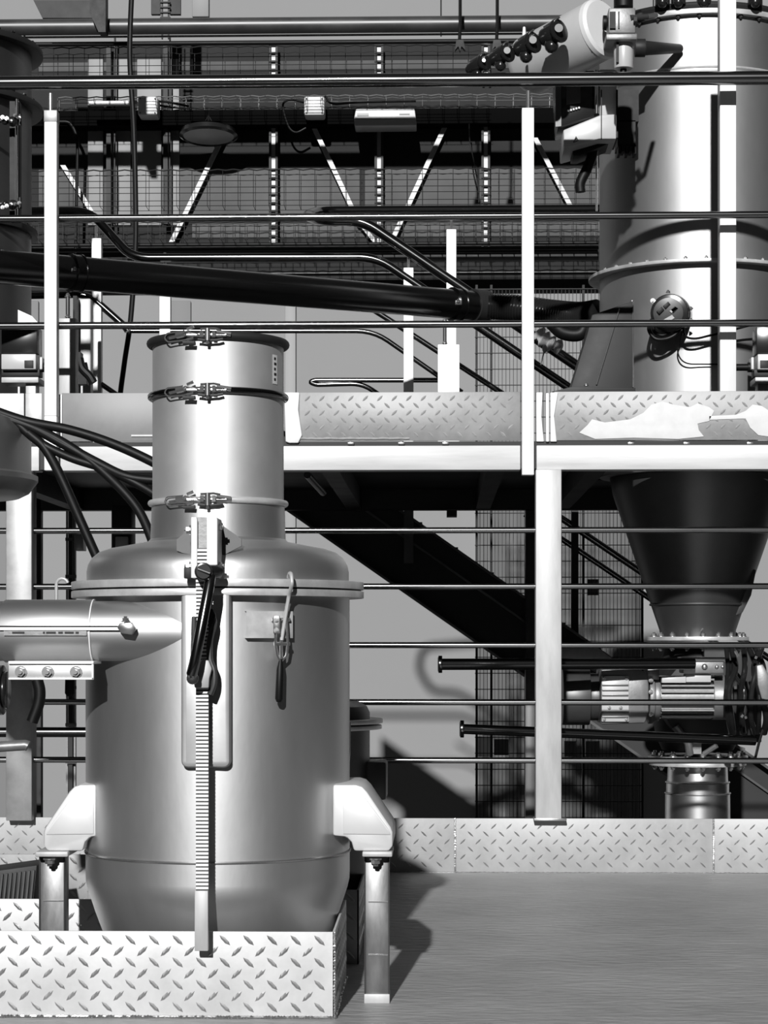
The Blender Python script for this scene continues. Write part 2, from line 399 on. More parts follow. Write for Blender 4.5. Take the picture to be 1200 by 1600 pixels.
# rack and hinge
rk = MB(); rk.pbox(306, 856, 325.5, 1392, 3.432, 3.442); rack = build('rack', rk, M_DARK2, tank)
rk = MB(); y = 858
while y < 1390: rk.pbox(306, y, 325.5, y+3.4, 3.428, 3.4335); y += 6
build('rack_teeth', rk, M_POST, rack, smooth=False, kind='stuff')
rk = MB(); rk.pbox(304, 1392, 325, 1486, 3.426, 3.438); build('rack_foot', rk, M_GALV, rack, bevel=.001)
hb = MB(); hb.pbox(307, 808, 324, 1000, 3.443, 3.455)
hinge = build('hinge_channel', hb, M_GALV, tank, bevel=.001)
hb = MB(); hb.pbox(307, 808, 324, 857, 3.436, 3.44); build('web', hb, M_CAST, hinge)
for a, b in ((298.5, 308), (323, 339.5)):
    hb = MB(); hb.pprism([(a, 808), (b-1, 808), (b, 812), (b, 903), (a, 903)], 3.425, 3.50); build('channel_flange', hb, M_POST, hinge, bevel=.001)
hb = MB(); hb.pprism([(298, 824), (276, 843), (276, 860), (285, 864), (298, 866)], 3.50, 3.506); build('gusset', hb, M_DARK2, tank)
hb = MB(); hb.pprism([(339, 815), (377, 842), (377, 853), (352, 866), (345, 878), (339, 880)], 3.50, 3.506); build('gusset', hb, M_DARK2, tank)
hb = MB(); hb.pbox(300, 812, 338, 870, 3.50, 3.62); build('hinge_block', hb, M_DARK, tank)
for px, py, s_ in ((298, 828, -1), (340, 824, 1), (298, 885, -1), (340, 884, 1)):
    bolt(hinge, P(px, py, 3.45), (s_, 0, 0), .0065)
hb = MB(); hb.pbox(287, 886, 300, 904, 3.43, 3.45); build('lug', hb, M_DARK, hinge, bevel=.002)
# crank
cr = MB(); cr.cyl(P(318, 893, 3.385), P(318, 893, 3.43), .0145, n=24); cr.cyl(P(318, 893, 3.40), P(341, 893, 3.43), .0115, n=20)
crank = build('crank_hub', cr, M_BLACKG, tank, bevel=.0015)
cr = MB(); cr.cyl(P(318, 893, 3.381), P(318, 893, 3.386), .0115, .0115, 20); build('hub_face', cr, M_DARK, crank)
cr = MB(); cr.tube([P(309, 889, 3.378), P(328, 896, 3.378)], .0016, 8); build('cross_pin', cr, M_ZINC, crank)
cr = MB(); cr.tube([P(329, 900, 3.40), P(327, 915, 3.392), P(304, 1035, 3.375), P(300, 1052, 3.378), P(301, 1062, 3.392)], .0085, 16, True, [.0085, .0088, .0088, .009, .0075]); build('crank_handle', cr, M_RAIL, crank)
cr = MB(); cr.sphere(P(301, 1060, 3.385), .010, 14); cr.cyl(P(301, 1060, 3.385), P(308, 1054, 3.43), .006, n=14); build('handle_knuckle', cr, M_DARK2, crank)
cg = MB(); cg.pprism([(306, 1040), (316, 1030), (326, 1032), (331, 1045), (327, 1060), (326, 1075), (304, 1075), (302, 1062)], 3.41, 3.426); car = build('carriage', cg, M_GALV, tank, bevel=.002)
cg = MB(); cg.tube(smooth_path([P(331, 962, 3.44), P(334, 975, 3.435), P(328, 1000, 3.43), P(328, 1030, 3.43), P(334, 1048, 3.43), P(334, 1068, 3.43), P(328, 1085, 3.43)], 5), .0055, 10); build('side_arm', cg, M_DARK2, car)
cg = MB(); cg.pprism([(299, 963), (306, 963), (306, 1040), (297, 1040)], 3.42, 3.445); cg.pprism([(322, 955), (332, 950), (337, 962), (330, 985), (323, 990)], 3.43, 3.445); build('pawl_housing', cg, M_DARK, car, bevel=.002)
# latch, right
lt = MB(); lt.pprism(rrect(X(403, 3.50), X(462, 3.50), Z(998, 3.50), Z(955, 3.50), .004), 3.484, 3.53) if False else None
def tp(px, py, d=0, r=R):
    a = math.asin((px-341)*S(TY)*.97/r); rr = r+d; return Vector((TX+rr*math.sin(a), TY-rr*math.cos(a), Z(py, TY-rr*math.cos(a))))
lt = MB()
aa = [math.asin((p-341)*S(TY)*.96/R) for p in (403, 468)]
lt.lathe(TX, TY, [(R-.002, Z(997, 3.51)), (R+.014, Z(997, 3.51)), (R+.014, Z(955, 3.51)), (R-.002, Z(955, 3.51))], 8, aa[0]-math.pi/2, aa[1]-math.pi/2, closed=True)
latch = build('latch_bracket', lt, M_FLANGE, tank)
for a in (403, 468):
    pass
lt = MB()
for s_ in (-1, 1):
    lt.tube([tp(447+s_*8, 962, .022), tp(447+s_*8, 1008, .026), tp(448+s_*6, 1024, .024), tp(447, 1034, .022)], .0024, 8)
build('toggle_frame', lt, M_ZINC, latch)
lt = MB(); lt.tube([tp(436, 968, .02), tp(460, 968, .02)], .003, 10); build('pivot_pin', lt, M_ZINC, latch)
lt = MB(); lt.tube([tp(438, 1006, .024), tp(458, 1006, .024)], .0034, 10); lt.tube([tp(447, 1000, .024), tp(447, 1030, .024)], .003, 8)
build('pivot_pin', lt, M_ZINC, latch)
lt = MB()
zt_ = z4+.006
wp = [tp(449, 1000, .02), tp(455, 930, .030), Vector((X(456, 3.47), 3.478, Z(912, 3.478))), Vector((X(455, 3.48), 3.484, zt_+.002)), Vector((X(452, 3.49), 3.50, zt_+.004)), Vector((X(450, 3.5), 3.512, zt_-.003))]
lt.tube(fillet(wp, .006), .0032, 10); build('hook_wire', lt, M_GALV, latch)
lt = MB(); lt.tube([tp(447, 1030, .022), tp(446, 1045, .022), tp(444, 1092, .024), tp(444, 1097, .024)], .005, 12, True, [.003, .0062, .0066, .004]); build('grip', lt, M_BLACK, latch)
lt = MB(); lt.pbox(427, 962, 437, 990, 3.486, 3.492) ; build('keeper_plate', lt, M_ZINC, latch, bevel=.0008)
for py in (969, 985): bolt(latch, P(432, py, 3.486), (0, -1, 0), .0035)
# latch, left (seen beside the flange)
lt = MB(); q0 = P(88, 945, 3.62); c0 = P(97, 913, 3.62)
lt.tube([q0, P(88, 915, 3.62)]+arc(c0, .010, math.pi, .25, 6), .0029, 10); hk = build('hook_wire', lt, M_GALV, tank)
lt = MB(); lt.tube([P(109, 1046, 3.62), P(109, 1062, 3.62), P(109, 1083, 3.62), P(109, 1088, 3.62)], .006, 12, True, [.004, .008, .0085, .005]); build('grip', lt, M_BLACK, hk)
# ears, pads, legs
def ear(side):
    f_ = lambda pts: [((682-a) if side < 0 else a, b) for a, b in pts]
    pts = f_([(520, 1226), (556, 1226), (566, 1229), (574, 1237), (611, 1292), (614, 1300), (614, 1322), (608, 1330), (553, 1330), (549, 1316), (541, 1308), (520, 1306)])
    m = MB(); m.pprism(pts, 3.60, 3.80); e = build('ear_bracket', m, M_EAR, tank, bevel=.0045)
    m = MB(); m.pprism(f_([(536, 1233), (560, 1233), (607, 1296), (610, 1304), (536, 1303)]), 3.5975, 3.601); build('front_panel', m, M_EAR, e, bevel=.0008)
    m = MB(); m.pbox(*( (566, 1331, 613, 1339) if side > 0 else (55, 1331, 106, 1339)), 3.59, 3.70); build('foot_pad', m, M_GALV, e, bevel=.002)
    x0, x1 = (570, 608) if side > 0 else (62, 101)
    a = X(x0, 3.625); b = X(x1, 3.625); z = Z(1339, 3.625)
    m = MB(); m.box(a, b, 3.625, 3.668, .004, z); l = build('leg', m, M_LEG, tank, bevel=.002)
    m = MB(); m.box(a-.001, b+.001, 3.62, 3.67, 0, .016); build('leg_shoe', m, M_GALV, l, bevel=.001)
    m = MB(); m.box(a-.0008, a+.0012, 3.622, 3.6255, .01, z); m.box(b-.0012, b+.0008, 3.622, 3.6255, .01, z); build('leg_lip', m, M_DARK, l)
    for zz in (Z(1409, 3.625), Z(1492, 3.625)):
        m = MB(); m.box(a+.006, b-.002, 3.6235, 3.6255, zz-.001, zz+.001); build('weld_bead', m, M_ZINC, l)
    bx = (x0+x1)/2-(2 if side > 0 else 4)
    bolt(e, P(bx, 1341, 3.60), (0, 0, -1), .0085)
ear(1); ear(-1)

# inlet pipe with coupling sleeve
PY = 3.5398; pz = Z(986, PY); rp = .0505
pipe = thing('inlet_pipe', 'satin steel inlet pipe entering the large tank from the left edge', 'pipe', (X(60, PY), PY, pz))
m = MB(); m.cyl((X(-160, PY), PY, pz), (X(322, PY), PY, pz), rp, n=128); build('pipe', m, M_HOP2, pipe)
m = MB(); sx0, sx1 = X(9, PY), X(147, PY); m.cyl((sx0, PY, pz), (sx1, PY, pz), rp+.0025, n=64); slv = build('coupling_sleeve', m, M_HOP2, pipe, bevel=.0008)
m = MB(); m.box(sx1-.0006, sx1+.001, PY-rp-.003, PY+rp, pz-.045, pz+.048) if False else m.cyl((sx1-.0008, PY, pz), (sx1+.0012, PY, pz), rp+.0033, n=64); build('sleeve_edge', m, M_POST, slv)
m = MB(); m.box(X(-160, 3.495), X(196, 3.495), 3.481, 3.491, Z(984.5, 3.48), Z(980, 3.48)); build('seam_strip', m, M_POST, pipe)
m = MB(); m.box(X(-160, 3.495), X(196, 3.495), 3.4805, 3.491, Z(979.5, 3.48), Z(977.5, 3.48)); build('seam_gap', m, M_BLACK, pipe)
m = MB(); m.box(X(8, 3.495), X(137, 3.495), 3.4835, 3.49, Z(993, 3.48), Z(985, 3.48)); lb = build('marking_band', m, M_CAST, slv)
m = MB()
for a, b in ((19, 38), (67, 70), (72, 87), (91, 98), (101, 115), (118, 123)): m.pbox(a, 987, b, 990, 3.4823, 3.484)
build('print_mark', m, M_DARK, lb, kind='stuff', smooth=False)
m = MB(); m.pprism([(183, 981), (186, 974), (204, 972), (212, 982), (206, 992), (190, 990)], 3.466, 3.495); tb = build('clamp_tab', m, M_ZINC, pipe, bevel=.0015)
bolt(tb, P(196, 972, 3.478), (0, 0, 1), .006)
m = MB(); m.pbox(13, 1035, 146, 1062, 3.474, 3.482); fp = build('flange_plate', m, M_GUIDE, slv, bevel=.001)
m = MB(); m.pbox(13, 1033, 146, 1037.5, 3.468, 3.55); m.pbox(13, 1059, 146, 1062, 3.470, 3.475); m.pbox(143, 1035, 146, 1062, 3.470, 3.475); build('plate_lip', m, M_POST, fp, bevel=.0006)
for px in (33, 75, 119): bolt(fp, P(px, 1050, 3.474), (0, -1, 0), .0082)

# ================================================================ SMALL TANK BEHIND
SY = 4.40; SX = X(470, SY)
st = thing('small_tank', 'small dark steel tank with domed lid, mostly hidden behind the large tank', 'tank', (SX, SY, 0))
zz = Z(1137, SY)
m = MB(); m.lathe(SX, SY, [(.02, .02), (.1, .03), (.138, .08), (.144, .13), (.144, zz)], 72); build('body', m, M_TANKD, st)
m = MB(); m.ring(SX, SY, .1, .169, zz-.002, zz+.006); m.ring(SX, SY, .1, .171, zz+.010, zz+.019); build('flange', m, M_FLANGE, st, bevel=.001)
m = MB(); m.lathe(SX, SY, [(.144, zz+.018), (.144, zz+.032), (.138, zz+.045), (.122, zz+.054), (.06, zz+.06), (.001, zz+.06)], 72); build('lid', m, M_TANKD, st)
m = MB(); m.pbox(570, 1190, 604, 1250, 4.36, 4.46); build('side_bracket', m, M_DARK2, st, bevel=.006)
m = MB(); m.tube(fillet([P(546, 1128, 4.24), P(546, 1175, 4.24), P(543, 1205, 4.24)], .01), .0025, 8); m.sphere(P(543, 1207, 4.24), .005); build('hook_wire', m, M_ZINC, st)
m = MB(); m.tube([(SX-.12, SY, -.6), (SX-.12, SY, .05)], .012); m.tube([(SX+.12, SY, -.6), (SX+.12, SY, .05)], .012)
# ================================================================ LOWER RAILING
yr = YR-.012
lr = thing('guard_railing', 'lower guard railing of five thin steel bars between wide posts', 'railing', (X(856, YR), YR, 0))
zb = Z(736, YR)
for a, b in ((836, 876), (14, 54)):
    m = MB(); m.box(X(a, YR), X(b, YR), YR-.04, YR+.03, .146 if a > 500 else .14, zb); build('post', m, M_GALV if a > 500 else M_LEG2, lr, bevel=.002)
m = MB(); m.box(X(833, YR), X(884, YR), YR-.042, YR+.01, .143, .15); build('weld_bead', m, M_ZINC, lr, bevel=.002)
for py in (829, 916.5, 1008, 1097, 1187.5):
    z = Z(py+.0, YR)
    for a, b in ((-200, 16), (52, 838), (874, 1500)):
        m = MB(); m.cyl((X(a, YR), YR-.01, z), (X(b, YR), YR-.01, z), .0082, n=14); build('rail', m, M_RAIL, lr)
for a in (48, 838):
    pass
# dark rear posts of the platform
def box_thing(name, label, cat, rect, Y0, Y1, material, bevel=.001, group=None):
    m = MB(); m.pbox(*rect, Y0, Y1); c = sum(m.v, Vector())/8
    o = build(name, m, material, None, bevel=bevel); return tag(o, label, cat, group)

# ================================================================ UPPER PLATFORM
plat = thing('platform', 'upper steel platform with bright front beam above the guard railing', 'platform', (X(640, YR), YR, 0))
z_b0, z_b1 = Z(735, YR), Z(697, YR); deck0, deck1 = Z(696, YR), Z(690, YR)
for a, b in ((-220, 62), (92, 813), (838, 1500)):
    m = MB(); m.box(X(a, YR), X(b, YR), YR-.01, YR+.05, z_b0, z_b1); build('front_beam', m, M_BEAM, plat, bevel=.002)
m = MB(); m.box(X(-220, YR), X(1500, YR), YR+.0, YR+.05, z_b0+.004, z_b1+.012); build('beam_core', m, M_DARK, plat)
xs0, xs1 = X(-220, YR), X(1500, YR); hx = X(1088, 6.6)
m = MB(); m.box(xs0, hx-.33, YR+.02, 7.4, deck0, deck1); m.box(hx+.33, xs1, YR+.02, 7.4, deck0, deck1); m.box(hx-.33, hx+.33, YR+.02, 6.28, deck0, deck1); m.box(hx-.33, hx+.33, 6.92, 7.4, deck0, deck1); build('deck_plate', m, M_DARK, plat)
m = MB(); m.box(xs0, xs1, 7.34, 7.4, z_b0-.002, deck0); build('rear_beam', m, M_DARK, plat)
for px in (-60, 230, 500, 760, 920):
    m = MB(); m.box(X(px, YR), X(px, YR)+.05, YR+.05, 7.34, z_b0, deck0-.001); build('cross_beam', m, M_DARK, plat)
m = MB(); m.tube([P(480, 742, 5.9), P(505, 770, 6.4)], .01); build('conduit', m, M_DARK2, plat)
for k, px in enumerate((548, 627, 696, 986, 1073, 1172)):
    m = MB(); m.pbox(px-5, 691, px+5, 694.5, YR-.012, YR); build('clip', m, M_ZINC, plat, bevel=.0006)
for px in (848, 700): 
    m = MB(); m.pbox(px-2, 797, px+14, 806, 7.2, 7.3); build('bracket', m, M_DARK, plat)
# toe boards of the platform
def top_toe(px0, px1, label, material, pattern=True, group='toe boards along the upper platform', py0=613, py1=689):
    a, b = X(px0, YR), X(px1, YR); z0, z1 = Z(py1, YR), Z(py0, YR)
    r = thing('toe_board', label, 'toe board', ((a+b)/2, YR, z0), group)
    m = MB(); m.box(a, b, YR-.004, YR, z0, z1); p = build('plate', m, material, r, bevel=.001)
    if pattern:
        lm = MB(); lozenges(lm, Vector((a+.002, YR-.004, z0+.002)), EX, EZ, -EY, b-a-.004, z1-z0-.004, pitch=(.039, .0195), L=.025, W=.0085, t=.002); build('tread_pattern', lm, M_PLATE, p, smooth=False, kind='stuff')
    return r
top_toe(-220, 38, 'stained plain toe board at the left edge above the dark drum', M_PLAIN, False)
r_ = top_toe(40, 66, 'narrow stained toe board just left of the left upper post', M_PLAIN, False)
r_ = top_toe(97, 300, 'plain grey toe board between the left upper post and the tank neck', mat('dull_plate', .2, .55, .3, .25, 4), False)
m = MB(); m.pbox(205, 679, 300, 682, YR-.008, YR); build('edge_strip', m, M_GALV, r_)
m = MB(); m.pbox(87, 616, 97, 690, YR-.01, YR+.004); build('end_plate', m, M_POST, r_, bevel=.002)
r_ = top_toe(468, 813, 'tread plate toe board between the tank neck and the middle upper post', M_PLATE2)
m = MB(); m.pprism([(444, 613), (468, 613), (466, 640), (472, 680), (466, 692), (452, 692), (446, 690)], YR-.012, YR); build('end_plate', m, M_POST, r_, bevel=.003)
m = MB(); weld(m, P(468, 685, YR-.006), P(640, 685, YR-.006), .003, .02); build('weld_bead', m, M_GALV, r_)
r_ = top_toe(866, 1500, 'tread plate toe board smeared with white residue, right of the wide post', M_PLATE2)
# scuffs of white residue: thin irregular film
def blotch(pts, Y):
    m = MB(); m.pprism(pts, Y-.0012, Y); return m
m = blotch([(905, 676), (918, 664), (925, 655), (945, 660), (985, 655), (1005, 645), (1018, 632), (1035, 627), (1052, 632), (1078, 636), (1090, 630), (1108, 636), (1116, 642), (1108, 658), (1090, 662), (1092, 672), (1100, 682), (1060, 686), (990, 684), (930, 686)], YR-.0052)
build('residue', m, M_SCUFF, r_, bevel=.0006)
m = blotch([(1108, 650), (1150, 648), (1165, 642), (1176, 632), (1190, 634), (1215, 650), (1215, 684), (1185, 680), (1172, 668), (1165, 654), (1108, 656)], YR-.0052)
build('residue', m, M_SCUFF, r_, bevel=.0006)
m = MB(); m.pprism([(838, 613), (848, 613), (846, 650), (850, 690), (838, 690)], YR-.008, YR); m.pbox(853, 614, 858, 690, YR-.012, YR); m.pprism([(860, 613), (872, 613), (866, 650), (870, 690), (860, 690)], YR-.01, YR); build('end_plate', m, M_POST, r_, bevel=.002)

# upper railing
ur = thing('guard_railing', 'upper guard railing on the platform with a thick top rail', 'railing', (X(600, YR), YR, Z(690, YR)))
def upost(a, b, py0, py1, Y=YR-.05, pin=True, parent=ur, material=None, d=.035):
    m = MB(); m.pbox(a, py0, b, py1, Y, Y+d); p = build('post', m, material or M_POST, parent, bevel=.002)
    if pin:
        m = MB(); m.cyl(P((a+b)/2, py0+1, Y+d/2), P((a+b)/2, py0-26, Y+d/2), .0055, n=10); build('pin', m, M_ZINC, p)
    return p
p = upost(815.5, 834.5, 168, 742); p = upost(69, 88.5, 172, 650)
m = MB(); m.pbox(68.5, 172, 89, 190, YR-.0515, YR-.014); build('post_cap', m, M_PLAIN, p, bevel=.001)
m = MB(); m.pbox(69, 650, 88.5, 735, YR-.05, YR-.02); build('post_foot', m, M_POST, ur, bevel=.002)
for py, r, dy in ((130.5, .0182, -.03), (340, .0098, -.012), (508, .0098, -.012)):
    z = Z(py, YR)
    m = MB(); m.cyl((xs0, YR+dy, z), (xs1, YR+dy, z), r, n=24); build('top_rail' if r > .015 else 'rail', m, M_RAIL, ur)
m = MB(); m.pbox(1125, -60, 1150.5, 694, YR+.05, YR+.10); c_ = build('steel_column', m, M_POST, None, bevel=.002); tag(c_, 'bright square steel column in front of the large hopper at right', 'column')

# ================================================================ HOPPER, RIGHT
HY = 6.6; HX = X(1090, HY); HR = .304
hop = thing('hopper', 'tall cylindrical steel hopper at right with bolted ring and cone below the platform', 'hopper', (HX, HY, 0))
def hz(py, r=HR): return Z(py, HY-r, 1090)
zh0 = Z(735, 6.3); zhf = hz(405, .338)
m = MB(); m.lathe(HX, HY, [(HR, zh0), (HR, zhf)], 120); build('lower_shell', m, M_HOP, hop)
m = MB(); m.lathe(HX, HY, [(HR, zhf), (HR, hz(112))], 120); build('middle_shell', m, M_HOP, hop)
m = MB(); m.lathe(HX, HY, [(HR, hz(112)), (HR, hz(20)), (.1, hz(14))], 120); build('upper_shell', m, M_HOP, hop)
m = MB(); m.ring(HX, HY, HR-.01, .338, zhf-.006, zhf+.004, 120); rf = build('bolted_ring', m, M_FLANGE, hop, bevel=.001)
for k in range(16):
    a = -math.pi/2+math.radians(-78+k*10.8)
    bolt(rf, (HX+.322*math.cos(a), HY+.322*math.sin(a), zhf+.004), (0, 0, 1), .006); 
m = MB(); m.torus(HX, HY, HR, .006, hz(112), 120, 8); m.torus(HX, HY, HR, .004, hz(104), 120, 8); build('seam_ring', m, M_FLANGE, hop)
m = MB(); m.ring(HX, HY, HR-.01, .325, hz(20, .325), hz(12, .325), 120); tf = build('top_flange', m, M_FLANGE, hop, bevel=.001)
m = MB(); m.torus(HX, HY, .31, .012, hz(6, .325), 120, 10); build('top_gasket', m, M_DARK, hop)
for k in range(14):
    a = -math.pi/2+math.radians(-75+k*11.5); bolt(tf, (HX+.312*math.cos(a), HY+.312*math.sin(a), hz(20, .325)), (0, 0, -1), .006, M_DARK2); 
for px in (1035, 1060, 1100, 1180):
    m = MB(); m.cyl(P(px, 8, 6.29), P(px, -20, 6.29), .022, n=14); m.sphere(P(px, 4, 6.28), .016); build('lid_clamp', m, M_BLACKG, hop)
m = MB()
for k, px in enumerate((1083, 1085)): pass
m = MB(); m.box(X(988, 6.3)-.0008, X(988, 6.3)+.002, 6.31, 6.36, Z(612, 6.3), Z(470, 6.3)); build('shell_seam', m, M_ZINC, hop)
def cz(py, r): return Z(py, HY-r, 1088)
cone = [(.272, Z(748, HY)), (.262, Z(775, HY)), (.19, Z(880, HY)), (.145, Z(945, HY)), (.118, Z(985, HY)), (.116, Z(996, HY))]
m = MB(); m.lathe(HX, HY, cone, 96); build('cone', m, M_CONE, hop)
m = MB(); m.torus(HX, HY, .146, .004, Z(945, HY), 96, 8); build('cone_seam', m, M_CONE, hop)
m = MB(); m.pprism([(1163, 890), (1182, 890), (1174, 930), (1160, 958), (1142, 965), (1150, 930)], 6.52, 6.62); build('cone_bracket', m, M_DARK2, hop, bevel=.004)
# shroud cone on the left of the hopper
sh = thing('shroud', 'dark sheet metal shroud with sloping side at the foot of the hopper', 'shroud', (X(940, 6.1), 6.1, Z(612, 6.1)))
m = MB(); m.pprism([(858, 712), (890, 612), (918, 520), (925, 492), (990, 470), (990, 712)], 6.12, 6.3); build('panel', m, M_DARK, sh, bevel=.002)
m = MB(); m.tube([P(968, 482, 6.115), P(932, 601, 6.115)], .0022, 8); m.tube([P(989, 470, 6.115), P(989, 605, 6.115)], .0018, 8); build('seam', m, M_ZINC, sh)
m = MB(); m.pprism([(862, 612), (895, 604), (993, 606), (993, 613)], 6.08, 6.2); build('base_flange', m, M_DARK, sh, bevel=.001)
bolt(sh, P(916, 603, 6.09), (0, 0, 1), .006)
# level indicator with cable
ga = thing('level_indicator', 'round black level indicator with coiled cable on the lower hopper shell', 'gauge', P(1045, 490, 6.25))
m = MB(); m.cyl(P(1052, 492, 6.30), P(1047, 490, 6.235), .058, n=32); m.cyl(P(1047, 490, 6.235), P(1046, 489, 6.21), .056, n=32); build('housing', m, M_BLACKG, ga, bevel=.004)
m = MB(); m.cyl(P(1044, 489, 6.213), P(1044, 489, 6.205), .044, n=32); fc = build('face', m, M_DARK2, ga, bevel=.001)
m = MB()
for a, b in ((1036, 478), (1026, 486), (1048, 484)):
    m.pprism([(a, b), (a+8, b-7), (a+12, b-2), (a+4, b+5)], 6.200, 6.206)
build('dial_mark', m, M_BLACK, fc, bevel=.0004)
m = MB(); m.pprism([(1036, 500), (1050, 492), (1054, 497), (1038, 505)], 6.2, 6.206); m.pprism([(1046, 486), (1060, 476), (1062, 480), (1049, 489)], 6.2, 6.206); build('dial_label', m, M_CAST, fc)
for px, py in ((1044, 458), (1078, 482), (1078, 500), (1020, 470)): bolt(ga, P(px, py, 6.23), (1 if px > 1060 else 0, -.2, 1 if py < 465 else 0), .006)
m = MB(); m.tube(smooth_path([P(1018, 500, 6.26), P(1014, 515, 6.24), P(1024, 529, 6.23), P(1042, 529, 6.23), P(1058, 520, 6.23), P(1066, 505, 6.24)], 6), .0058, 10); m.tube(smooth_path([P(1022, 505, 6.25), P(1022, 518, 6.24), P(1036, 524, 6.23), P(1052, 515, 6.24)], 6), .005, 10); build('cable_coil', m, M_BLACK, ga)
m = MB(); m.tube(smooth_path([P(1068, 505, 6.24), P(1070, 524, 6.24), P(1085, 529, 6.24), P(1110, 524, 6.24), P(1150, 514, 6.24), P(1210, 498, 6.25)], 6), .0036, 8); m.tube(smooth_path([P(1066, 520, 6.25), P(1059, 545, 6.28), P(1063, 560, 6.28), P(1075, 568, 6.28), P(1098, 569, 6.28), P(1135, 569, 6.28)], 6), .0022, 8); build('cable', m, M_BLACK, ga)
# valve unit at right edge
def valve_unit(px, label, flip=1, Y=6.0):
    v = thing('pneumatic_valve', label, 'valve', P(px, 612, Y), 'pneumatic valve units on the platform')
    f_ = lambda a: px+flip*a
    def bx(nm, a, y0, b, y1, Y0, Y1, mt, bv=.002):
        q = sorted((f_(a), f_(b))); m = MB(); m.pbox(q[0], y0, q[1], y1, Y0, Y1); return build(nm, m, mt, v, bevel=bv)
    bx('solenoid', 4, 510, 60, 552, Y, Y+.08, M_BLACKG); b_ = bx('body', 6, 553, 60, 577, Y-.01, Y+.07, M_PAINT); bx('face_plate', -4, 558, 0, 577, Y, Y+.06, M_WHITE); bx('flange', 2, 589, 60, 598, Y-.02, Y+.08, M_GALV); bx('foot', 6, 598, 22, 300*0+707, Y, Y+.05, M_GALV); bx('gland', 0, 577, 60, 588, Y+.01, Y+.06, M_DARK)
    m = MB(); m.cyl(P(f_(-30), 574, Y+.03), P(f_(-4), 574, Y+.03), .010, n=14); m.cyl(P(f_(-10), 574, Y+.03), P(f_(-3), 574, Y+.03), .014, n=14); build('fitting', m, M_BLACK, v)
    m = MB(); m.pbox(min(f_(10), f_(24)), 563, max(f_(10), f_(24)), 575, Y-.013, Y-.008); build('manual_button', m, M_DARK, v, bevel=.001)
valve_unit(1178, 'valve unit with black solenoid at the right edge beside the bright column')

# control box, air receiver, regulator, manifold
cb = thing('control_box', 'grey controller box with black display panel hanging beside the hopper', 'control box', P(915, 200, 6.0))
m = MB(); m.pprism([(868, 110), (946, 110), (946, 178), (872, 198)], 5.98, 6.15); build('display_panel', m, M_BLACKG, cb, bevel=.003)
m = MB(); m.pprism([(868, 108), (877, 108), (877, 197), (868, 198)], 5.97, 5.98); build('panel_edge', m, M_DARK2, cb)
m = MB(); m.pprism([(885, 130), (907, 128), (907, 160), (885, 163)], 5.973, 5.979); sc_ = build('screen', m, M_DARK2, cb, bevel=.001)
for k in range(5):
    m = MB(); m.cyl(P(888+k*4.2, 173-k*1.2, 5.979), P(888+k*4.2, 173-k*1.2, 5.972), .003, n=10); build('button', m, M_POST, cb)
m = MB(); m.pprism([(880, 203), (939, 179), (963, 178), (963, 217), (936, 217), (881, 233)], 5.93, 6.12); cv = build('cover', m, M_PAINT, cb, bevel=.004)
m = MB(); m.pprism([(937, 108), (964, 108), (965, 190), (937, 180)], 5.96, 6.14); build('side_cover', m, M_PAINT, cb, bevel=.003)
m = MB(); m.pbox(939, 140, 940.5, 217, 5.925, 5.935); m.pbox(963, 140, 965.5, 215, 5.95, 6.1); build('cover_seam', m, M_BLACK, cb)
m = MB(); m.cyl(P(932, 110, 5.965), P(932, 178, 5.965), .007, n=12); build('hinge_rod', m, M_CHROME, cb)
tri = MB()
a, b, c = P(896, 222.5, 5.924), P(903.5, 219.5, 5.924), P(900, 213.5, 5.924)
for p0, p1 in ((a, b), (b, c), (c, a)): tri.tube([p0, p1], .0009, 6)
tri.tube([P(900, 216, 5.924), P(900, 219.5, 5.924)], .0007, 6); build('warning_symbol', tri, M_BLACK, cv)
m = MB(); m.pprism([(895, 233), (940, 218), (958, 218), (958, 222), (905, 243), (895, 243)], 5.99, 6.1); build('gland_block', m, M_BLACK, cb, bevel=.002)
m = MB(); m.tube(smooth_path([P(926, 222, 6.03), P(926, 240, 6.03), P(918, 262, 6.03), P(907, 285, 6.03), P(907, 300, 6.03)], 6), .015, 12, True, None); build('plug', m, M_BLACK, cb)
m = MB(); m.cyl(P(932, 222, 6.05), P(932, 330, 6.05), .0028, n=8); build('hanging_rod', m, M_ZINC, cb)
m = MB(); m.pbox(965, 140, 998, 190, 6.2, 6.3); m.pbox(965, 188, 993, 228, 6.2, 6.3); 
for k in range(5): m.pbox(966+k*6, 226, 970+k*6, 240-(k % 2)*4, 6.2, 6.26)
build('box_cast_shadow', m, M_BLACK, cb)  # black blocks in the form of the shadow the box casts on the hopper
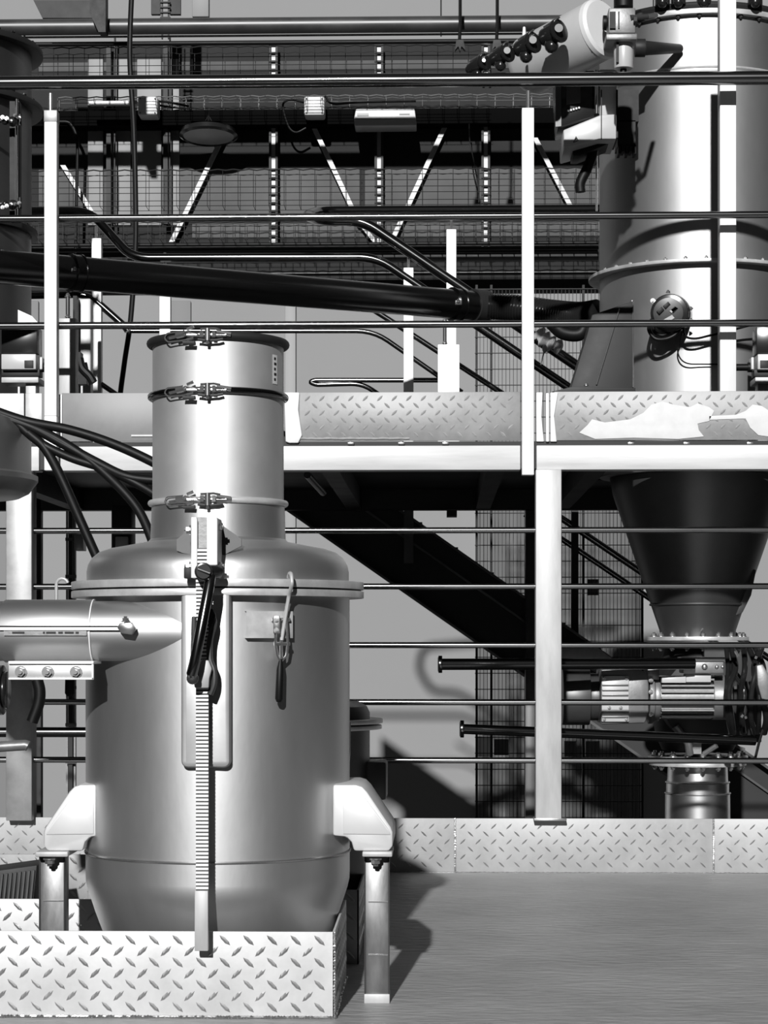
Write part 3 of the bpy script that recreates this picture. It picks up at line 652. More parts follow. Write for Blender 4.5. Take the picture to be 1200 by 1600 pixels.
# air receiver
ar = thing('air_receiver', 'pale enamelled air receiver cylinder tilted at the top right', 'air tank', P(880, 80, 6.1))
A0 = P(838, 98, 5.95); A1 = P(938, 46, 5.78)
d = (A1-A0).normalized(); rr = 46*S(5.9)
pts = [A0+d*(-.05), A0+d*(-.04), A0+d*(-.01), A1, A1+d*.012, A1+d*.02]
m = MB(); m.tube([A0-d*.055, A0-d*.045, A0-d*.02, A1], rr, 48, True, [rr*.5, rr*.85, rr, rr]); build('barrel', m, M_PAINT, ar, bevel=.002)
m = MB(); m.tube([A1-d*.002, A1+d*.01, A1+d*.017, A1+d*.018], rr, 48, True, [rr*1.02, rr*1.0, rr*.9, rr*.2]); build('end_cap', m, M_WHITE, ar)
m = MB(); m.torus(0, 0, 1, .1, 0, 8, 4)
def manifold():
    r = thing('valve_manifold', 'row of black diaphragm valves stepping up to the pale air receiver', 'valves', P(800, 80, 5.75))
    for k, (px, py, s_) in enumerate(((746, 103, 15), (782, 88, 17), (822, 72, 19), (862, 54, 21))):
        c = P(px, py, 5.72-.01*k); m = MB(); rr = s_*S(5.72)*.86
        m.cyl(c-d*.025-EY*.0, c+d*.022, rr*.82, n=20); m.cyl(c+d*.022, c+d*.03, rr*1.05, n=20); m.cyl(c-d*.035, c-d*.02, rr*.6, n=14); m.cyl(c-EZ*rr*.9-d*.006, c+EZ*rr*.6-d*.006, rr*.55, n=14)
        m.sphere(c-EZ*rr*1.0, rr*.62, 12)
        vb = build('valve_body', m, M_BLACKG, r, bevel=.0015)
        m = MB(); m.tube([c-d*.03+EZ*rr*.9-EY*.01, c+d*.028+EZ*rr*1.05-EY*.01], .0028, 8); build('clip', m, M_ZINC, vb)
        m = MB(); f0 = c+d*.024-EY*rr*.75; m.cyl(f0, f0-EY*.006, rr*(.2 if k == 0 else .36), n=14); build('cap', m, M_ZINC if k in (0,) else M_BLACKG, vb)
    m = MB(); m.tube([P(740, 96, 5.73), P(868, 44, 5.69)], .003, 8); build('tie_rod', m, M_ZINC, r)
    m = MB(); m.cyl(P(819, 62, 5.72), P(819, 44, 5.72), .0065, .004, 12); m.sphere(P(819, 44, 5.72), .0042); build('vent_cap', m, M_POST, r)
manifold()
# regulator
rg = thing('air_regulator', 'cast air filter regulator hanging at the end of the pale air receiver', 'regulator', P(972, 60, 5.7))
m = MB(); m.pbox(951, 12, 993, 52, 5.66, 5.74); build('body', m, M_CAST, rg, bevel=.003)
m = MB(); m.pbox(947, 52, 996, 62, 5.65, 5.745); build('collar', m, M_CAST, rg, bevel=.003)
m = MB(); m.cyl(P(974, 62, 5.70), P(974, 108, 5.70), .026, n=28); bw = build('bowl', m, M_PAINT, rg, bevel=.003)
m = MB(); m.pbox(963, 66, 967, 97, 5.671, 5.68); build('sight_slot', m, M_BLACK, bw)
m = MB(); m.cyl(P(974, 106, 5.70), P(974, 114, 5.70), .009, n=12); m.cyl(P(974, 12, 5.7), P(974, -20, 5.7), .026, n=20); build('knob', m, M_BLACK, rg)
m = MB(); m.pbox(953, 18, 962, 44, 5.652, 5.662); m.pbox(966, 18, 968, 44, 5.655, 5.662); build('side_slot', m, M_BLACK, rg)
m = MB(); m.cyl(P(948, 36, 5.70), P(942, 36, 5.70), .02, n=20); m.cyl(P(995, 28, 5.70), P(1004, 24, 5.70), .016, n=16); build('fitting', m, M_BLACK, rg, bevel=.001)
m = MB(); m.tube([P(985, 28, 5.66), P(1010, 26, 5.68), P(1024, 24, 5.8)], .008, 10); m.cyl(P(990, 30, 5.65), P(995, 30, 5.65), .01, n=6); build('outlet_tube', m, M_DARK2, rg)
m = MB(); m.cyl(P(992, 75, 6.12), P(1008, 75, 6.12), .026, n=20); m.tube([P(1000, 75, 6.13), P(1062, 76, 6.29)], .014, 16, True, [.022, .013]); build('nozzle', m, M_DARK, rg, bevel=.001)

# rotary valve with gear motor
rv = thing('rotary_valve', 'black rotary valve with geared motor under the hopper cone', 'rotary valve', (HX, HY, Z(1100, HY)))
def vz(py, Y=HY): return Z(py, Y, 1088)
m = MB(); m.ring(HX, HY, .05, .158, vz(1001), vz(995)); m.ring(HX, HY, .05, .158, vz(1010), vz(1003)); tfl = build('top_flange', m, M_FLANGE, rv, bevel=.001)
for k in range(9):
    a = -math.pi/2+math.radians(-80+k*20)
    for zc, dd in ((vz(995), 1), (vz(1010), -1)): bolt(tfl, (HX+.14*math.cos(a), HY+.14*math.sin(a), zc), (0, 0, dd), .0088)
m = MB(); m.lathe(HX, HY, [(.11, vz(1172)), (.13, vz(1150)), (.14, vz(1120)), (.14, vz(1060)), (.11, vz(1025)), (.1, vz(1010))], 48); m.cyl((HX, HY-.2, vz(1092)), (HX, HY+.2, vz(1092)), .13, n=40); m.pprism([(1100, 1010), (1190, 1010), (1190, 1160), (1120, 1160), (1100, 1130)], 6.45, 6.7); build('housing', m, M_DARK, rv, bevel=.003)
m = MB(); m.ring(HX, HY, .05, .155, vz(1187), vz(1180)); m.ring(HX, HY, .05, .15, vz(1195), vz(1189)); bfl = build('bottom_flange', m, M_FLANGE, rv, bevel=.001)
for k in range(9):
    a = -math.pi/2+math.radians(-80+k*20); bolt(bfl, (HX+.137*math.cos(a), HY+.137*math.sin(a), vz(1180)), (0, 0, 1), .01); bolt(bfl, (HX+.137*math.cos(a), HY+.137*math.sin(a), vz(1195)), (0, 0, -1), .008)
m = MB(); m.tube([P(1055, 1135, 6.38), P(1075, 1160, 6.38), P(1078, 1178, 6.4)], .012, 10); m.tube([P(1120, 1165, 6.38), P(1100, 1178, 6.4)], .008, 8); m.pbox(1082, 1160, 1096, 1178, 6.42, 6.5); build('yoke', m, M_CAST, rv)
gm = thing('gear_motor', 'horizontal cast gear motor with ribbed housing beside the rotary valve', 'motor', P(1030, 1090, 6.2))
my = Z(1090, 6.2); MY = 6.25
m = MB(); m.cyl((X(1020, MY), MY, my), (X(1112, MY), MY, my), .062, n=40); build('motor_body', m, M_CAST, gm)
m = MB()
for k in range(13):
    a = math.radians(180+k*15); c = Vector((0, MY+.062*math.sin(a)*1.0, my+.062*math.cos(a)))
    m.box(X(1030, MY), X(1110, MY), c.y-.008, c.y+.004, c.z-.0018, c.z+.0018)
for k in range(7):
    zc = my-.054+k*.018; m.box(X(1030, MY), X(1111, MY), 6.175, 6.24, zc-.0024, zc+.0024)
build('cooling_fins', m, M_CAST, gm, kind='stuff')
m = MB(); m.cyl((X(1112, MY), MY, my), (X(1134, MY), MY, my), .066, n=36); m.cyl((X(1134, MY), MY, my), (X(1142, MY), MY, my), .066, .045, n=36); build('fan_cowl', m, M_CAST, gm, bevel=.002)
m = MB(); m.pbox(1067, 1034, 1131, 1052, 6.15, 6.25); tb_ = build('terminal_box', m, M_CAST, gm, bevel=.003)
m = MB(); m.pbox(1065, 1027, 1133, 1033, 6.145, 6.255); build('terminal_lid', m, M_CAST, tb_, bevel=.001)
m = MB(); m.pbox(1072, 1053, 1111, 1066, 6.17, 6.24); m.pbox(1034, 1057, 1072, 1067, 6.165, 6.24); build('terminal_base', m, M_PAINT, gm, bevel=.002)
for px, s_ in ((1080, .009), (1101, .009), (1120, .006), (1129, .005)):
    m = MB(); m.sphere(P(px, 1042, 6.148), s_, 14, (1, .6, 1)); build('gland_plug', m, M_ZINC, tb_)
m = MB(); m.pprism([(939, 1046), (1000, 1046), (1012, 1052), (1014, 1070), (1014, 1112), (1008, 1130), (939, 1132)], 6.17, 6.36); gb = build('gearbox', m, M_CAST, gm, bevel=.006)
m = MB(); m.pbox(940, 1056, 983, 1128, 6.160, 6.17); cvp = build('cover_plate', m, M_PAINT, gb, bevel=.003)
for px, py in ((944, 1060), (979, 1060), (944, 1124), (979, 1124), (952, 1106), (970, 1106)): bolt(cvp, P(px, py, 6.16), (0, -1, 0), .0045)
for py in (1069, 1077, 1085, 1113, 1119):
    m = MB(); m.pbox(941, py, 982, py+2.2, 6.153, 6.161); build('cover_rib', m, M_CAST, cvp, bevel=.001)
m = MB(); m.pbox(1012, 1046, 1030, 1062, 6.19, 6.2); m.cyl((X(1012, MY), MY, my), (X(1020, MY), MY, my), .078, n=36); m.cyl((X(1021, MY), MY, my), (X(1029, MY), MY, my), .07, n=36); build('adapter_flange', m, M_CAST, gm, bevel=.0015)
for py in (1063, 1081, 1116): bolt(gm, P(1017, py, 6.17), (0, -1, 0), .0055)
m = MB(); m.cyl((X(878, 6.3), 6.3, my), (X(921, 6.3), 6.3, my), .084, n=40); m.cyl((X(921, 6.3), 6.3, my), (X(940, 6.3), 6.3, my), .07, n=40); build('drive_guard', m, M_DARK2, gm, bevel=.003)
m = MB(); m.ring(0, 0, 1, 1.1, 0, 1, 8)
# slide rails
for (x0, py, x1, py1, lab) in ((688, 1038, 1085, 1037, 'upper black steel slide tube with flanged end leading to the rotary valve'), (722, 1139, 1180, 1157, 'lower black steel slide tube with flanged end leading to the rotary valve')):
    t_ = thing('slide_tube', lab, 'tube', P(x0, py, 6.0), 'slide tubes of the rotary valve')
    m = MB(); m.cyl(P(x0, py, 6.0), P(x1, py1, 6.12), .0165 if py < 1100 else .0145, n=20); build('tube', m, M_RAIL2, t_)
    m = MB(); m.cyl(P(x0-3, py, 6.0), P(x0+3, py, 6.0), .0245, n=24); m.cyl(P(x0-4, py, 6.0), P(x0-2, py, 6.0), .02, .024, n=24); build('end_flange', m, M_RAIL2, t_, bevel=.001)
op = thing('outlet_pipe', 'polished chrome outlet pipe below the rotary valve behind the toe board', 'pipe', (HX, HY, 0))
m = MB(); rr = 50*S(HY)
m.lathe(HX, HY, [(rr*.92, vz(1196)), (rr*.94, vz(1222)), (rr*.97, vz(1223)), (rr*.97, vz(1238)), (rr, vz(1240)), (rr*1.02, vz(1330))], 64); build('pipe', m, mat('polished_outlet', .8, .3, 1), op)
m = MB(); m.torus(HX, HY, rr*.975, .003, vz(1222), 64, 8); m.torus(HX, HY, rr, .003, vz(1239), 64, 8); build('bead', m, M_ZINC, op)
# cable bundle right of motor
cbn = thing('cable_bundle', 'tangle of glossy black cables right of the gear motor', 'cables', P(1165, 1060, 6.15))
random.seed(11)
for k in range(7):
    x0 = 1135+k*9; m = MB()
    m.tube(smooth_path([P(x0, 1010+random.uniform(0, 10), 6.2), P(x0+random.uniform(-12, 14), 1045, 6.12+random.uniform(-.03, .05)), P(x0+random.uniform(-8, 10), 1080, 6.12), P(x0+random.uniform(-8, 12), 1120, 6.15), P(x0+random.uniform(0, 12), 1145, 6.2)], 6), random.uniform(.006, .011), 10)
    build('cable', m, M_BLACKG, cbn)
for k in range(7):
    m = MB(); c = P(1140+random.uniform(0, 55), 1015+random.uniform(0, 110), 6.08); m.tube([c, c+Vector((random.uniform(-.01, .01), 0, random.uniform(.006, .02)))], .004, 8); build('cable_tie', m, M_ZINC, cbn)
m = MB(); m.pprism([(1182, 1040), (1192, 1038), (1204, 1060), (1204, 1095), (1190, 1092), (1184, 1070)], 6.1, 6.16); build('conduit_bracket', m, M_CAST, cbn, bevel=.003)
m = MB(); m.tube([P(1192, 1140, 6.1), P(1186, 1160, 6.1), P(1180, 1185, 6.1)], .004, 8); build('cable', m, M_BLACK, cbn)

# ================================================================ BIG DUCT
du = thing('duct', 'dark polished duct sloping down from the left edge to the hose', 'duct', P(110, 426, 5.9))
D0, D1 = P(-60, 412, 5.78), P(755, 479, 6.88); dd = (D1-D0).normalized()
m = MB(); m.cyl(D0, D1, .0475, n=48); build('duct_pipe', m, M_DUCT, du)
def on(px):                                     # point of the duct axis near pixel column px
    t = 0
    best = min(range(0, 2001), key=lambda i: abs((lambda q: 600+F*((q.x*CA+q.y*SA)/(q.y*CA-q.x*SA)))(D0.lerp(D1, i/2000))-px)); return D0.lerp(D1, best/2000)
for px in (118, 712):
    c = on(px); m = MB(); m.cyl(c-dd*.014, c+dd*.014, .0515, n=48); m.cyl(c-dd*.017, c-dd*.013, .054, n=48); m.cyl(c+dd*.013, c+dd*.017, .054, n=48); cl = build('pipe_clamp', m, M_DUCT, du)
    m = MB(); m.box(c.x-.004, c.x+.02, c.y-.06, c.y-.045, c.z-.012, c.z+.004); build('clamp_lug', m, M_DARK2, cl, bevel=.002); bolt(cl, c+Vector((.008, -.058, -.002)), (0, -.4, 1), .006)
c = on(742); m = MB(); m.cyl(c-dd*.01, D1+dd*.01, .054, n=40); build('end_collar', m, M_DARK, du)
fh = thing('flexible_hose', 'black ribbed flexible hose joining the duct to the hopper foot', 'hose', P(840, 490, 6.85))
path = smooth_path([D1-dd*.02, P(800, 482, 6.86), P(860, 490, 6.8), P(905, 494, 6.74), P(935, 490, 6.7)], 24)
m = MB(); m.tube(path, .043, 28, True, [.046 if i % 2 else .041 for i in range(len(path))]); build('ribbed_tube', m, M_BLACKG, fh, angle=80)
m = MB(); m.tube(smooth_path([P(862, 505, 6.6), P(880, 520, 6.6), P(905, 522, 6.6), P(914, 508, 6.6)], 5), .022, 14); build('lower_bend', m, M_BLACK, fh)
# support stands
def stand(rect, rod, Y, label):
    s_ = thing('pipe_stand', label, 'stand', P((rect[0]+rect[2])/2, rect[3], Y), 'stands under the sloping duct')
    m = MB(); m.pbox(*rect, Y, Y+.05); build('column', m, M_GALV if rect[0] < 300 else M_POST, s_, bevel=.002)
    m = MB(); m.cyl(P(rod[0], rod[1], Y+.02), P(rod[0], rect[1]+2, Y+.02), .006, n=12); build('threaded_rod', m, M_DARK2, s_)
    for py in (rod[1]+2, rect[1]-1): bolt(s_, P(rod[0], py, Y+.02), (0, 0, 1), .007)
stand((92, 497, 118, 703), (106, 462), 5.9, 'galvanised square stand under the left duct clamp')
stand((684, 538, 718, 738), (695, 500), 6.72, 'bright square stand under the right duct clamp')

# ================================================================ STAIR RAILINGS BEHIND THE PLATFORM
SYr = 7.25
sr = thing('stair_railing', 'black tubular stair handrails with bright posts behind the duct', 'railing', P(640, 690, SYr))
def tb2(nm, pts, r, Y=SYr, fr=.06, material=None, dy=0):
    m = MB(); pp = [P(a, b, (Y+(c[0] if c else 0))) for a, b, *c in pts]; m.tube(fillet(pp, fr), r, 16); return build(nm, m, material or M_RAIL2, sr)
tb2('handrail', [(960, 327, .5), (500, 330, .35), (478, 337, .18), (500, 344, 0), (566, 344, 0), (940, 598, 0)], .0185)
tb2('handrail', [(-20, 330, .1), (140, 330, .1), (206, 403), (588, 402), (906, 617)], .0155)
tb2('rail_bar', [(205, 517), (584, 517), (722, 613)], .0085)
tb2('rail_bar', [(560, 470), (607, 499), (790, 618)], .0095)
tb2('rail_bar', [(700, 594), (492, 594), (484, 597), (494, 601), (566, 599), (600, 622)], .0085)
tb2('rail_bar', [(40, 462), (130, 460), (150, 470), (195, 510), (200, 517)], .0125)
tb2('rail_bar', [(158, 600), (190, 622)], .009)
for a, b, py in ((143, 158, 372), (249, 266, 414), (630.5, 646, 418), (697.5, 713, 358)):
    p = upost(a, b, py, 760, SYr-.01, False, sr)
    m = MB(); m.cyl(P((a+b)/2, py+1, SYr+.01), P((a+b)/2, py-19, SYr+.01), .0045, n=8); build('pin', m, M_ZINC, p)
gl = thing('cleaning_rag', 'crumpled pale striped rag tied on the stair rail beside the hose', 'rag', P(858, 532, 7.22))
random.seed(5)
m = MB(); pth = smooth_path([P(840, 522, 7.25), P(850, 530, 7.24), P(862, 538, 7.24), P(876, 545, 7.25)], 4)
m.tube(pth, .02, 18, True, [.024+.008*math.sin(i*1.9)+random.uniform(-.002, .002) for i in range(len(pth))]); build('cloth', m, mat('rag_cloth', .6, .9, 0, .35, 60, .4, 40), gl)
m = MB(); m.sphere(P(851, 545, 7.21), .011, 10, (.8, .8, 1.3)); m.tube([P(850, 550, 7.21), P(845, 570, 7.24)], .0025, 6); build('tie', m, M_PAINT, gl)

# stair below the platform
sb = thing('staircase', 'dark steel staircase stringer descending to the right under the platform', 'stairs', P(740, 940, 7.3))
def line_y(x, x0, y0, k): return y0+(x-x0)*k
up = lambda x: line_y(x, 647, 810, .70); lo = lambda x: line_y(x, 500, 835, .699)
m = MB(); m.pprism([(440, up(440)), (1300, up(1300)), (1300, lo(1300)), (440, lo(440)), ], 7.47, 7.49); build('stringer', m, M_DARK, sb)
m = MB(); m.pprism([(500, up(500)+38), (1300, up(1300)+38), (1300, up(1300)+42), (500, up(500)+42)], 7.455, 7.47); m.pprism([(440, lo(440)-5), (1300, lo(1300)-5), (1300, lo(1300)), (440, lo(440))], 7.42, 7.47); m.pprism([(440, up(440)), (1300, up(1300)), (1300, up(1300)+5), (440, up(440)+5)], 7.42, 7.47); build('stringer_lip', m, M_DARK2, sb)
m = MB(); m.pprism([(440, up(440)), (1300, up(1300)), (1300, lo(1300)), (440, lo(440)), ], 8.15, 8.17); build('stringer', m, M_DARK, sb)
for k in range(14):
    x = 520+k*56; m = MB(); a = P(x, up(x)+60, 7.49); m.box(a.x-.05, a.x+.19, 7.49, 8.15, a.z-.01, a.z+.01); build('tread', m, M_DARK2, sb)
m = MB(); m.pbox(631, 790, 646, 880, 7.41, 7.44); build('hanger', m, M_DARK2, sb)
for off, r in ((0, .0125), (46, .0105)):
    m = MB(); m.tube([P(820, 771+off*.7, 7.6), P(1300, 1095+off*.7, 7.6)], r*1.0, 12); build('handrail', m, M_RAIL2, sb)
m = MB(); m.pbox(893, 790, 904, 1000, 7.58, 7.62); build('rail_post', m, M_DARK, sb)
m = MB(); m.pprism([(877, 1013), (935, 1013), (962, 1034), (877, 1034)], 7.3, 7.33); build('stringer_lit_patch', m, M_GALV, sb, bevel=.002)  # pale plate standing in for the brightly lit portion of the stringer
tag(box_thing('rear_post', 'dark rear leg of the platform just left of the wide bright post', 'post', (821, 797, 836, 1858), 7.34, 7.4, M_DARK2, group='dark rear legs of the platform'), 'dark rear leg of the platform just left of the wide bright post', 'post')
tag(box_thing('rear_post', 'dark rear leg beside the left galvanised post', 'post', (56, 750, 64, 1858), 7.34, 7.38, M_DARK, group='dark rear legs of the platform'), 'dark rear leg beside the left galvanised post', 'post')
m = MB(); m.pbox(174, 790, 205, 870, 6.9, 7.0); mb_ = build('mounting_box', m, M_DARK, plat, bevel=.003)
m = MB(); m.pbox(180, 838, 200, 862, 6.885, 6.9); build('bright_cover', m, M_GALV, mb_, bevel=.004)

# ================================================================ MESH FENCE
fe = thing('mesh_fence', 'tall wire mesh fence panels behind the staircase', 'fence', P(870, 1280, 9.0))
FY = 9.0
for px in (745, 768, 893 if False else 912, 1004):
    m = MB(); m.pbox(px-2, 445, px+1.5, 1706, FY, FY+.03); build('post', m, M_BLACK, fe)
m = MB(); y = 452
while y < 1330:
    a = P(742, y, FY-.004); b = P(1004, y, FY-.004); m.box(a.x, b.x, FY-.006, FY-.002, a.z-.0018, a.z+.0018); y += 25
m2 = MB(); x = 750; k = 0
while x < 1004:
    a = P(x, 452, FY); b = P(x, 1330, FY); m.box(a.x-.0011, a.x+.0011, FY-.002, FY+.002, b.z, a.z); x += 5.8
build('wire_mesh', m, M_BLACK, fe, kind='stuff', smooth=False)
for (a, b, c, d) in ((745, 1151, 770, 1182), (772, 1155, 795, 1180), (882, 1158, 900, 1182), (915, 1158, 937, 1182), (918, 905, 935, 930)):
    m = MB(); m.pbox(a, b, c, d, FY+.3, FY+.34); 
    build('sign_plate', m, M_DARK2 if a != 745 else M_POST, fe)

# ================================================================ BACK HALL: TRUSS, BEAM, TRAYS, LAMPS, PIPES
BY = 11.3
tag(box_thing('roof_beam', 'thick black horizontal beam carrying the lamps across the background', 'beam', (-60, 168, 868, 198), BY, BY+.12, M_BEAMB, .004), 'thick black horizontal beam carrying the lamps across the background', 'beam')
def hpipe(name, label, cat, y0, y1, Y, material, x0=-80, x1=930, r=None):
    m = MB(); z = (Z(y0, Y)+Z(y1, Y))/2; r = (Z(y0, Y)-Z(y1, Y))/2; m.cyl((X(x0, Y), Y, z), (X(x1, Y), Y, z), r, n=24); return tag(build(name, m, material, None), label, cat)
opipe = hpipe('overhead_pipe', 'thick grey overhead pipe across the top of the picture', 'pipe', 26, 51, 10.4, M_DARK2)
hpipe('overhead_pipe', 'thin bright pipe just below the thick grey overhead pipe', 'pipe', 52.5, 56, 10.5, M_CAST)
hpipe('overhead_pipe', 'thin black pipe along the top of the upper cable tray', 'pipe', 62, 69, 10.8, M_BLACK)
hpipe('overhead_pipe', 'upper black pipe of the pair crossing behind the stair handrail', 'pipe', 378, 384, 11.1, M_BLACK, -80, 935)
hpipe('overhead_pipe', 'middle black pipe crossing behind the stair handrail', 'pipe', 386, 392, 11.15, M_DARK, -80, 935)
hpipe('overhead_pipe', 'lower thick black pipe crossing behind the stair handrail', 'pipe', 395, 409, 11.2, M_BLACK, 200, 935)
hpipe('overhead_pipe', 'thin grey conduit below the black pipes in the background', 'pipe', 425, 428, 11.438, M_DARK2, 60, 935)
for a, b in ((156, 164), (743, 752)):
    m = MB(); m.torus(0, 0, 1, .1, 0, 8, 4)
def tray(label, ys, x0, x1, Y, step, material, scallop=True, depth=.12):
    t_ = thing('cable_tray', label, 'cable tray', P((x0+x1)/2, ys[-1], Y))
    m = MB()
    for i, y in enumerate(ys):
        pts = []; n = int((x1-x0)/12)
        for k in range(n+1):
            x = x0+(x1-x0)*k/n; p = P(x, y, Y); p.z = Z(y, Y)+(.006*(k % 2) if (scallop and i in (0,)) else 0); pts.append(p)
        m.tube(pts, .0019 if i else .0034, 5)
        if i in (0, len(ys)-1): m.tube([p+EY*depth for p in pts], .0016, 5)
    build('long_wire', m, M_DARK2 if material is None else material, t_, kind='stuff')
    m = MB(); x = x0
    while x <= x1:
        a = P(x, ys[0], Y); a.z = Z(ys[0], Y); b = a.copy(); b.z = Z(ys[-1], Y); m.tube([a+EY*depth, b+EY*depth, b, a], .0017, 5); x += step
    build('cross_wire', m, M_DARK2 if material is None else material, t_, kind='stuff')
    return t_
tray('upper wire mesh cable tray between the overhead pipe and the top rail', (72, 87, 100, 110, 115, 120), -60, 760, 10.9, 24, M_DARK)
tray('middle wire mesh cable tray resting on the black roof beam', (150, 158, 167), 90, 868, 11.32, 28.5, M_CAST, True, .05)
tray('lower wire mesh cable tray sagging behind the truss verticals', (265, 272, 281, 291, 300, 312, 320), -60, 935, 10.9, 24, M_DARK)
tray('bottom wire mesh cable tray just above the black background pipes', (346, 352, 360, 372), 60, 935, 11.0, 19, M_DARK)
tr = thing('roof_truss', 'steel truss with light diagonals and laddered verticals hanging from the black beam', 'truss', P(592, 400, 11.3))
TYr = 11.36
for x in (427, 592, 759):
    for s_ in (-1, 1):
        for y0, y1 in ((66, 120), (198, 385)):
            m = MB(); m.pbox(x+s_*5-1.8, y0, x+s_*5+1.8, y1, TYr, TYr+.02); build('vertical_bar', m, M_DARK, tr)
    m = MB(); m.pbox(x-4.5, 198, x+4.5, 385, TYr+.012, TYr+.02); m.pbox(x-4.5, 66, x+4.5, 120, TYr+.012, TYr+.02); build('vertical_plate', m, M_GALV, tr)
    m = MB(); y = 68
    while y < 385:
        if y < 118 or y > 262: m.pbox(x-7, y, x+7, y+2.5, TYr-.006, TYr)
        y += 13
    build('rungs', m, M_BLACK, tr, kind='stuff')
for (a, b, c, d) in ((352, 205, 268, 378), (490, 198, 562, 350), (695, 198, 608, 385), (836, 215, 893, 325), (98, 258, 152, 345), (412, 350, 500, 400) if False else (560, 345, 592, 385)):
    m = MB(); m.pprism([(a-4, b), (a+4, b), (c+4, d), (c-4, d)], TYr+.03, TYr+.05); build('diagonal', m, M_GALV, tr)
m = MB(); m.pbox(-60, 381, 935, 388, TYr, TYr+.06); build('bottom_chord', m, M_DARK, tr)
for x in (163, 172) if False else (166, 255): 
    m = MB(); m.pbox(x, 66, x+7, 350, TYr, TYr+.03); build('vertical_bar', m, M_DARK, tr)
    m = MB(); m.pbox(x+12 if x < 200 else x+9, 56, x+14 if x < 200 else x+11, 350, TYr, TYr+.03); build('vertical_bar', m, M_BLACK, tr)
# dark duct plates in the top left corner
m = MB(); m.pprism([(52, 0), (148, 0), (165, 28), (66, 28)], 10.6, 10.65); tag(build('roof_bracket', m, M_DARK), 'dark sloping bracket plate in the top left corner', 'bracket')
m = MB(); m.pprism([(140, -80), (165, -80), (165, 50), (154, 50), (140, 20)], 10.28, 10.36); build('pipe_hanger', m, M_BLACK, opipe)
m = MB(); m.pbox(236, -40, 250, 22, 10.9, 10.93); m.pbox(265, -40, 282, 22, 10.9, 10.93); m.pbox(252, -40, 254, 60, 10.88, 10.9); m.pbox(262, -40, 264, 60, 10.88, 10.9)
for k in range(6): m.pbox(250, 2+k*8, 266, 4+k*8, 10.87, 10.89)
tag(build('cable_ladder', m, M_DARK), 'short vertical cable ladder at the top left edge of the picture', 'cable ladder')
# hanging hooks right of centre
for px, lab in ((719, 'black hanging cable hook left of the other one above the overhead pipe'), (777, 'black hanging cable hook right of the other one above the valve row')):
    m = MB(); m.tube([P(px, -40, 10.2), P(px, 40, 10.2), P(px-1, 62, 10.2)], .008, 8); m.pprism([(px-6, 62), (px+5, 62), (px+8, 78), (px+2, 72), (px, 80), (px-3, 72), (px-8, 78)], 10.18, 10.22); tag(build('cable_hook', m, M_BLACK), lab, 'hook', 'hooks hanging from above')
# hanging black cable
m = MB(); m.tube(smooth_path([P(208, -60, 8.4), P(203, 60, 8.4), P(204, 120, 8.4), P(209, 200, 8.4), P(212, 330, 8.4), P(211, 400, 8.4), P(204, 500, 8.4), P(194, 570, 8.4), P(186, 640, 8.4), P(182, 760, 8.4)], 6), .0105, 10); tag(build('hanging_cable', m, M_BLACK), 'long black cable hanging down the background left of the tank neck', 'cable')
m = MB(); m.tube(smooth_path([P(92, 190, 11.285), P(108, 192, 11.285), P(118, 208, 11.285), P(121, 230, 11.285), P(120, 290, 11.285), P(118, 400, 11.285)], 6), .0085, 10); tag(build('hanging_cable', m, M_BLACK), 'bent black cable dropping from the beam beside the left upper post', 'cable')
m = MB(); m.tube(smooth_path([P(733, 194, 11.296), P(734, 220, 11.19), P(741, 255, 11.19), P(748, 300, 11.19), P(747, 340, 11.19)], 6), .0036, 8); tag(build('hanging_cable', m, M_BLACK), 'thin black cable dropping from the beam near the right truss vertical', 'cable')
# junction boxes and lamps
def jbox(rect, label):
    j = thing('junction_box', label, 'junction box', P((rect[0]+rect[2])/2, rect[3], 11.285), 'junction boxes on the beam')
    m = MB(); m.pbox(*rect, 11.18, 11.3); b_ = build('box', m, M_WHITE, j, bevel=.012)
    for a, b in ((rect[0]+4, rect[1]+4), (rect[2]-4, rect[1]+4), (rect[0]+4, rect[3]-4), (rect[2]-4, rect[3]-4)):
        m = MB(); m.cyl(P(a, b, 11.182), P(a, b, 11.174), .0035, n=8); build('screw', m, M_DARK2, j)
    return j
j = jbox((215, 150, 246, 180), 'pale junction box on the beam left of the round lamp')
m = MB(); m.tube(smooth_path([P(247, 158, 11.285), P(265, 160, 11.285), P(295, 166, 11.285)], 5), .006, 8); m.tube(smooth_path([P(247, 164, 11.285), P(270, 168, 11.285), P(300, 170, 11.285)], 5), .005, 8); build('cable', m, M_BLACK, j)
m = MB(); m.pbox(139, 157, 214, 163, 11.12, 11.16); 
build('strap', m, M_PAINT, j)
j = jbox((475, 150, 507, 180), 'pale junction box on the beam left of the rectangular lamp')
m = MB(); m.tube(smooth_path([P(475, 160, 11.285), P(455, 156, 11.285), P(442, 164, 11.285), P(450, 196, 11.285), P(462, 207, 11.285), P(478, 200, 11.285)], 5), .006, 8); m.tube(smooth_path([P(508, 150, 11.285), P(520, 162, 11.285), P(560, 160, 11.285), P(650, 158, 11.285)], 5), .006, 8); build('cable', m, M_BLACK, j)
lp = thing('emergency_lamp', 'white rectangular emergency lamp fixed to the front of the black beam', 'lamp', P(602, 198, 11.285))
m = MB(); m.pprism([(556, 170), (648, 170), (650, 186), (553, 186)], 11.16, 11.3); bd = build('housing', m, M_WHITE, lp, bevel=.006)
m = MB(); m.pprism([(553, 186), (650, 186), (651, 196), (554, 197)], 11.16, 11.3); build('diffuser', m, M_GLASS, lp, bevel=.006)
m = MB(); m.pbox(558, 177, 576, 181, 11.156, 11.161); m.pbox(624, 177, 640, 179, 11.156, 11.161); build('print_mark', m, M_DARK2, bd)
rl = thing('round_lamp', 'round black high bay lamp hanging below the beam at upper left', 'lamp', P(326, 210, 11.2))
c = P(326, 209, 11.2); Rl = 46*S(11.2)
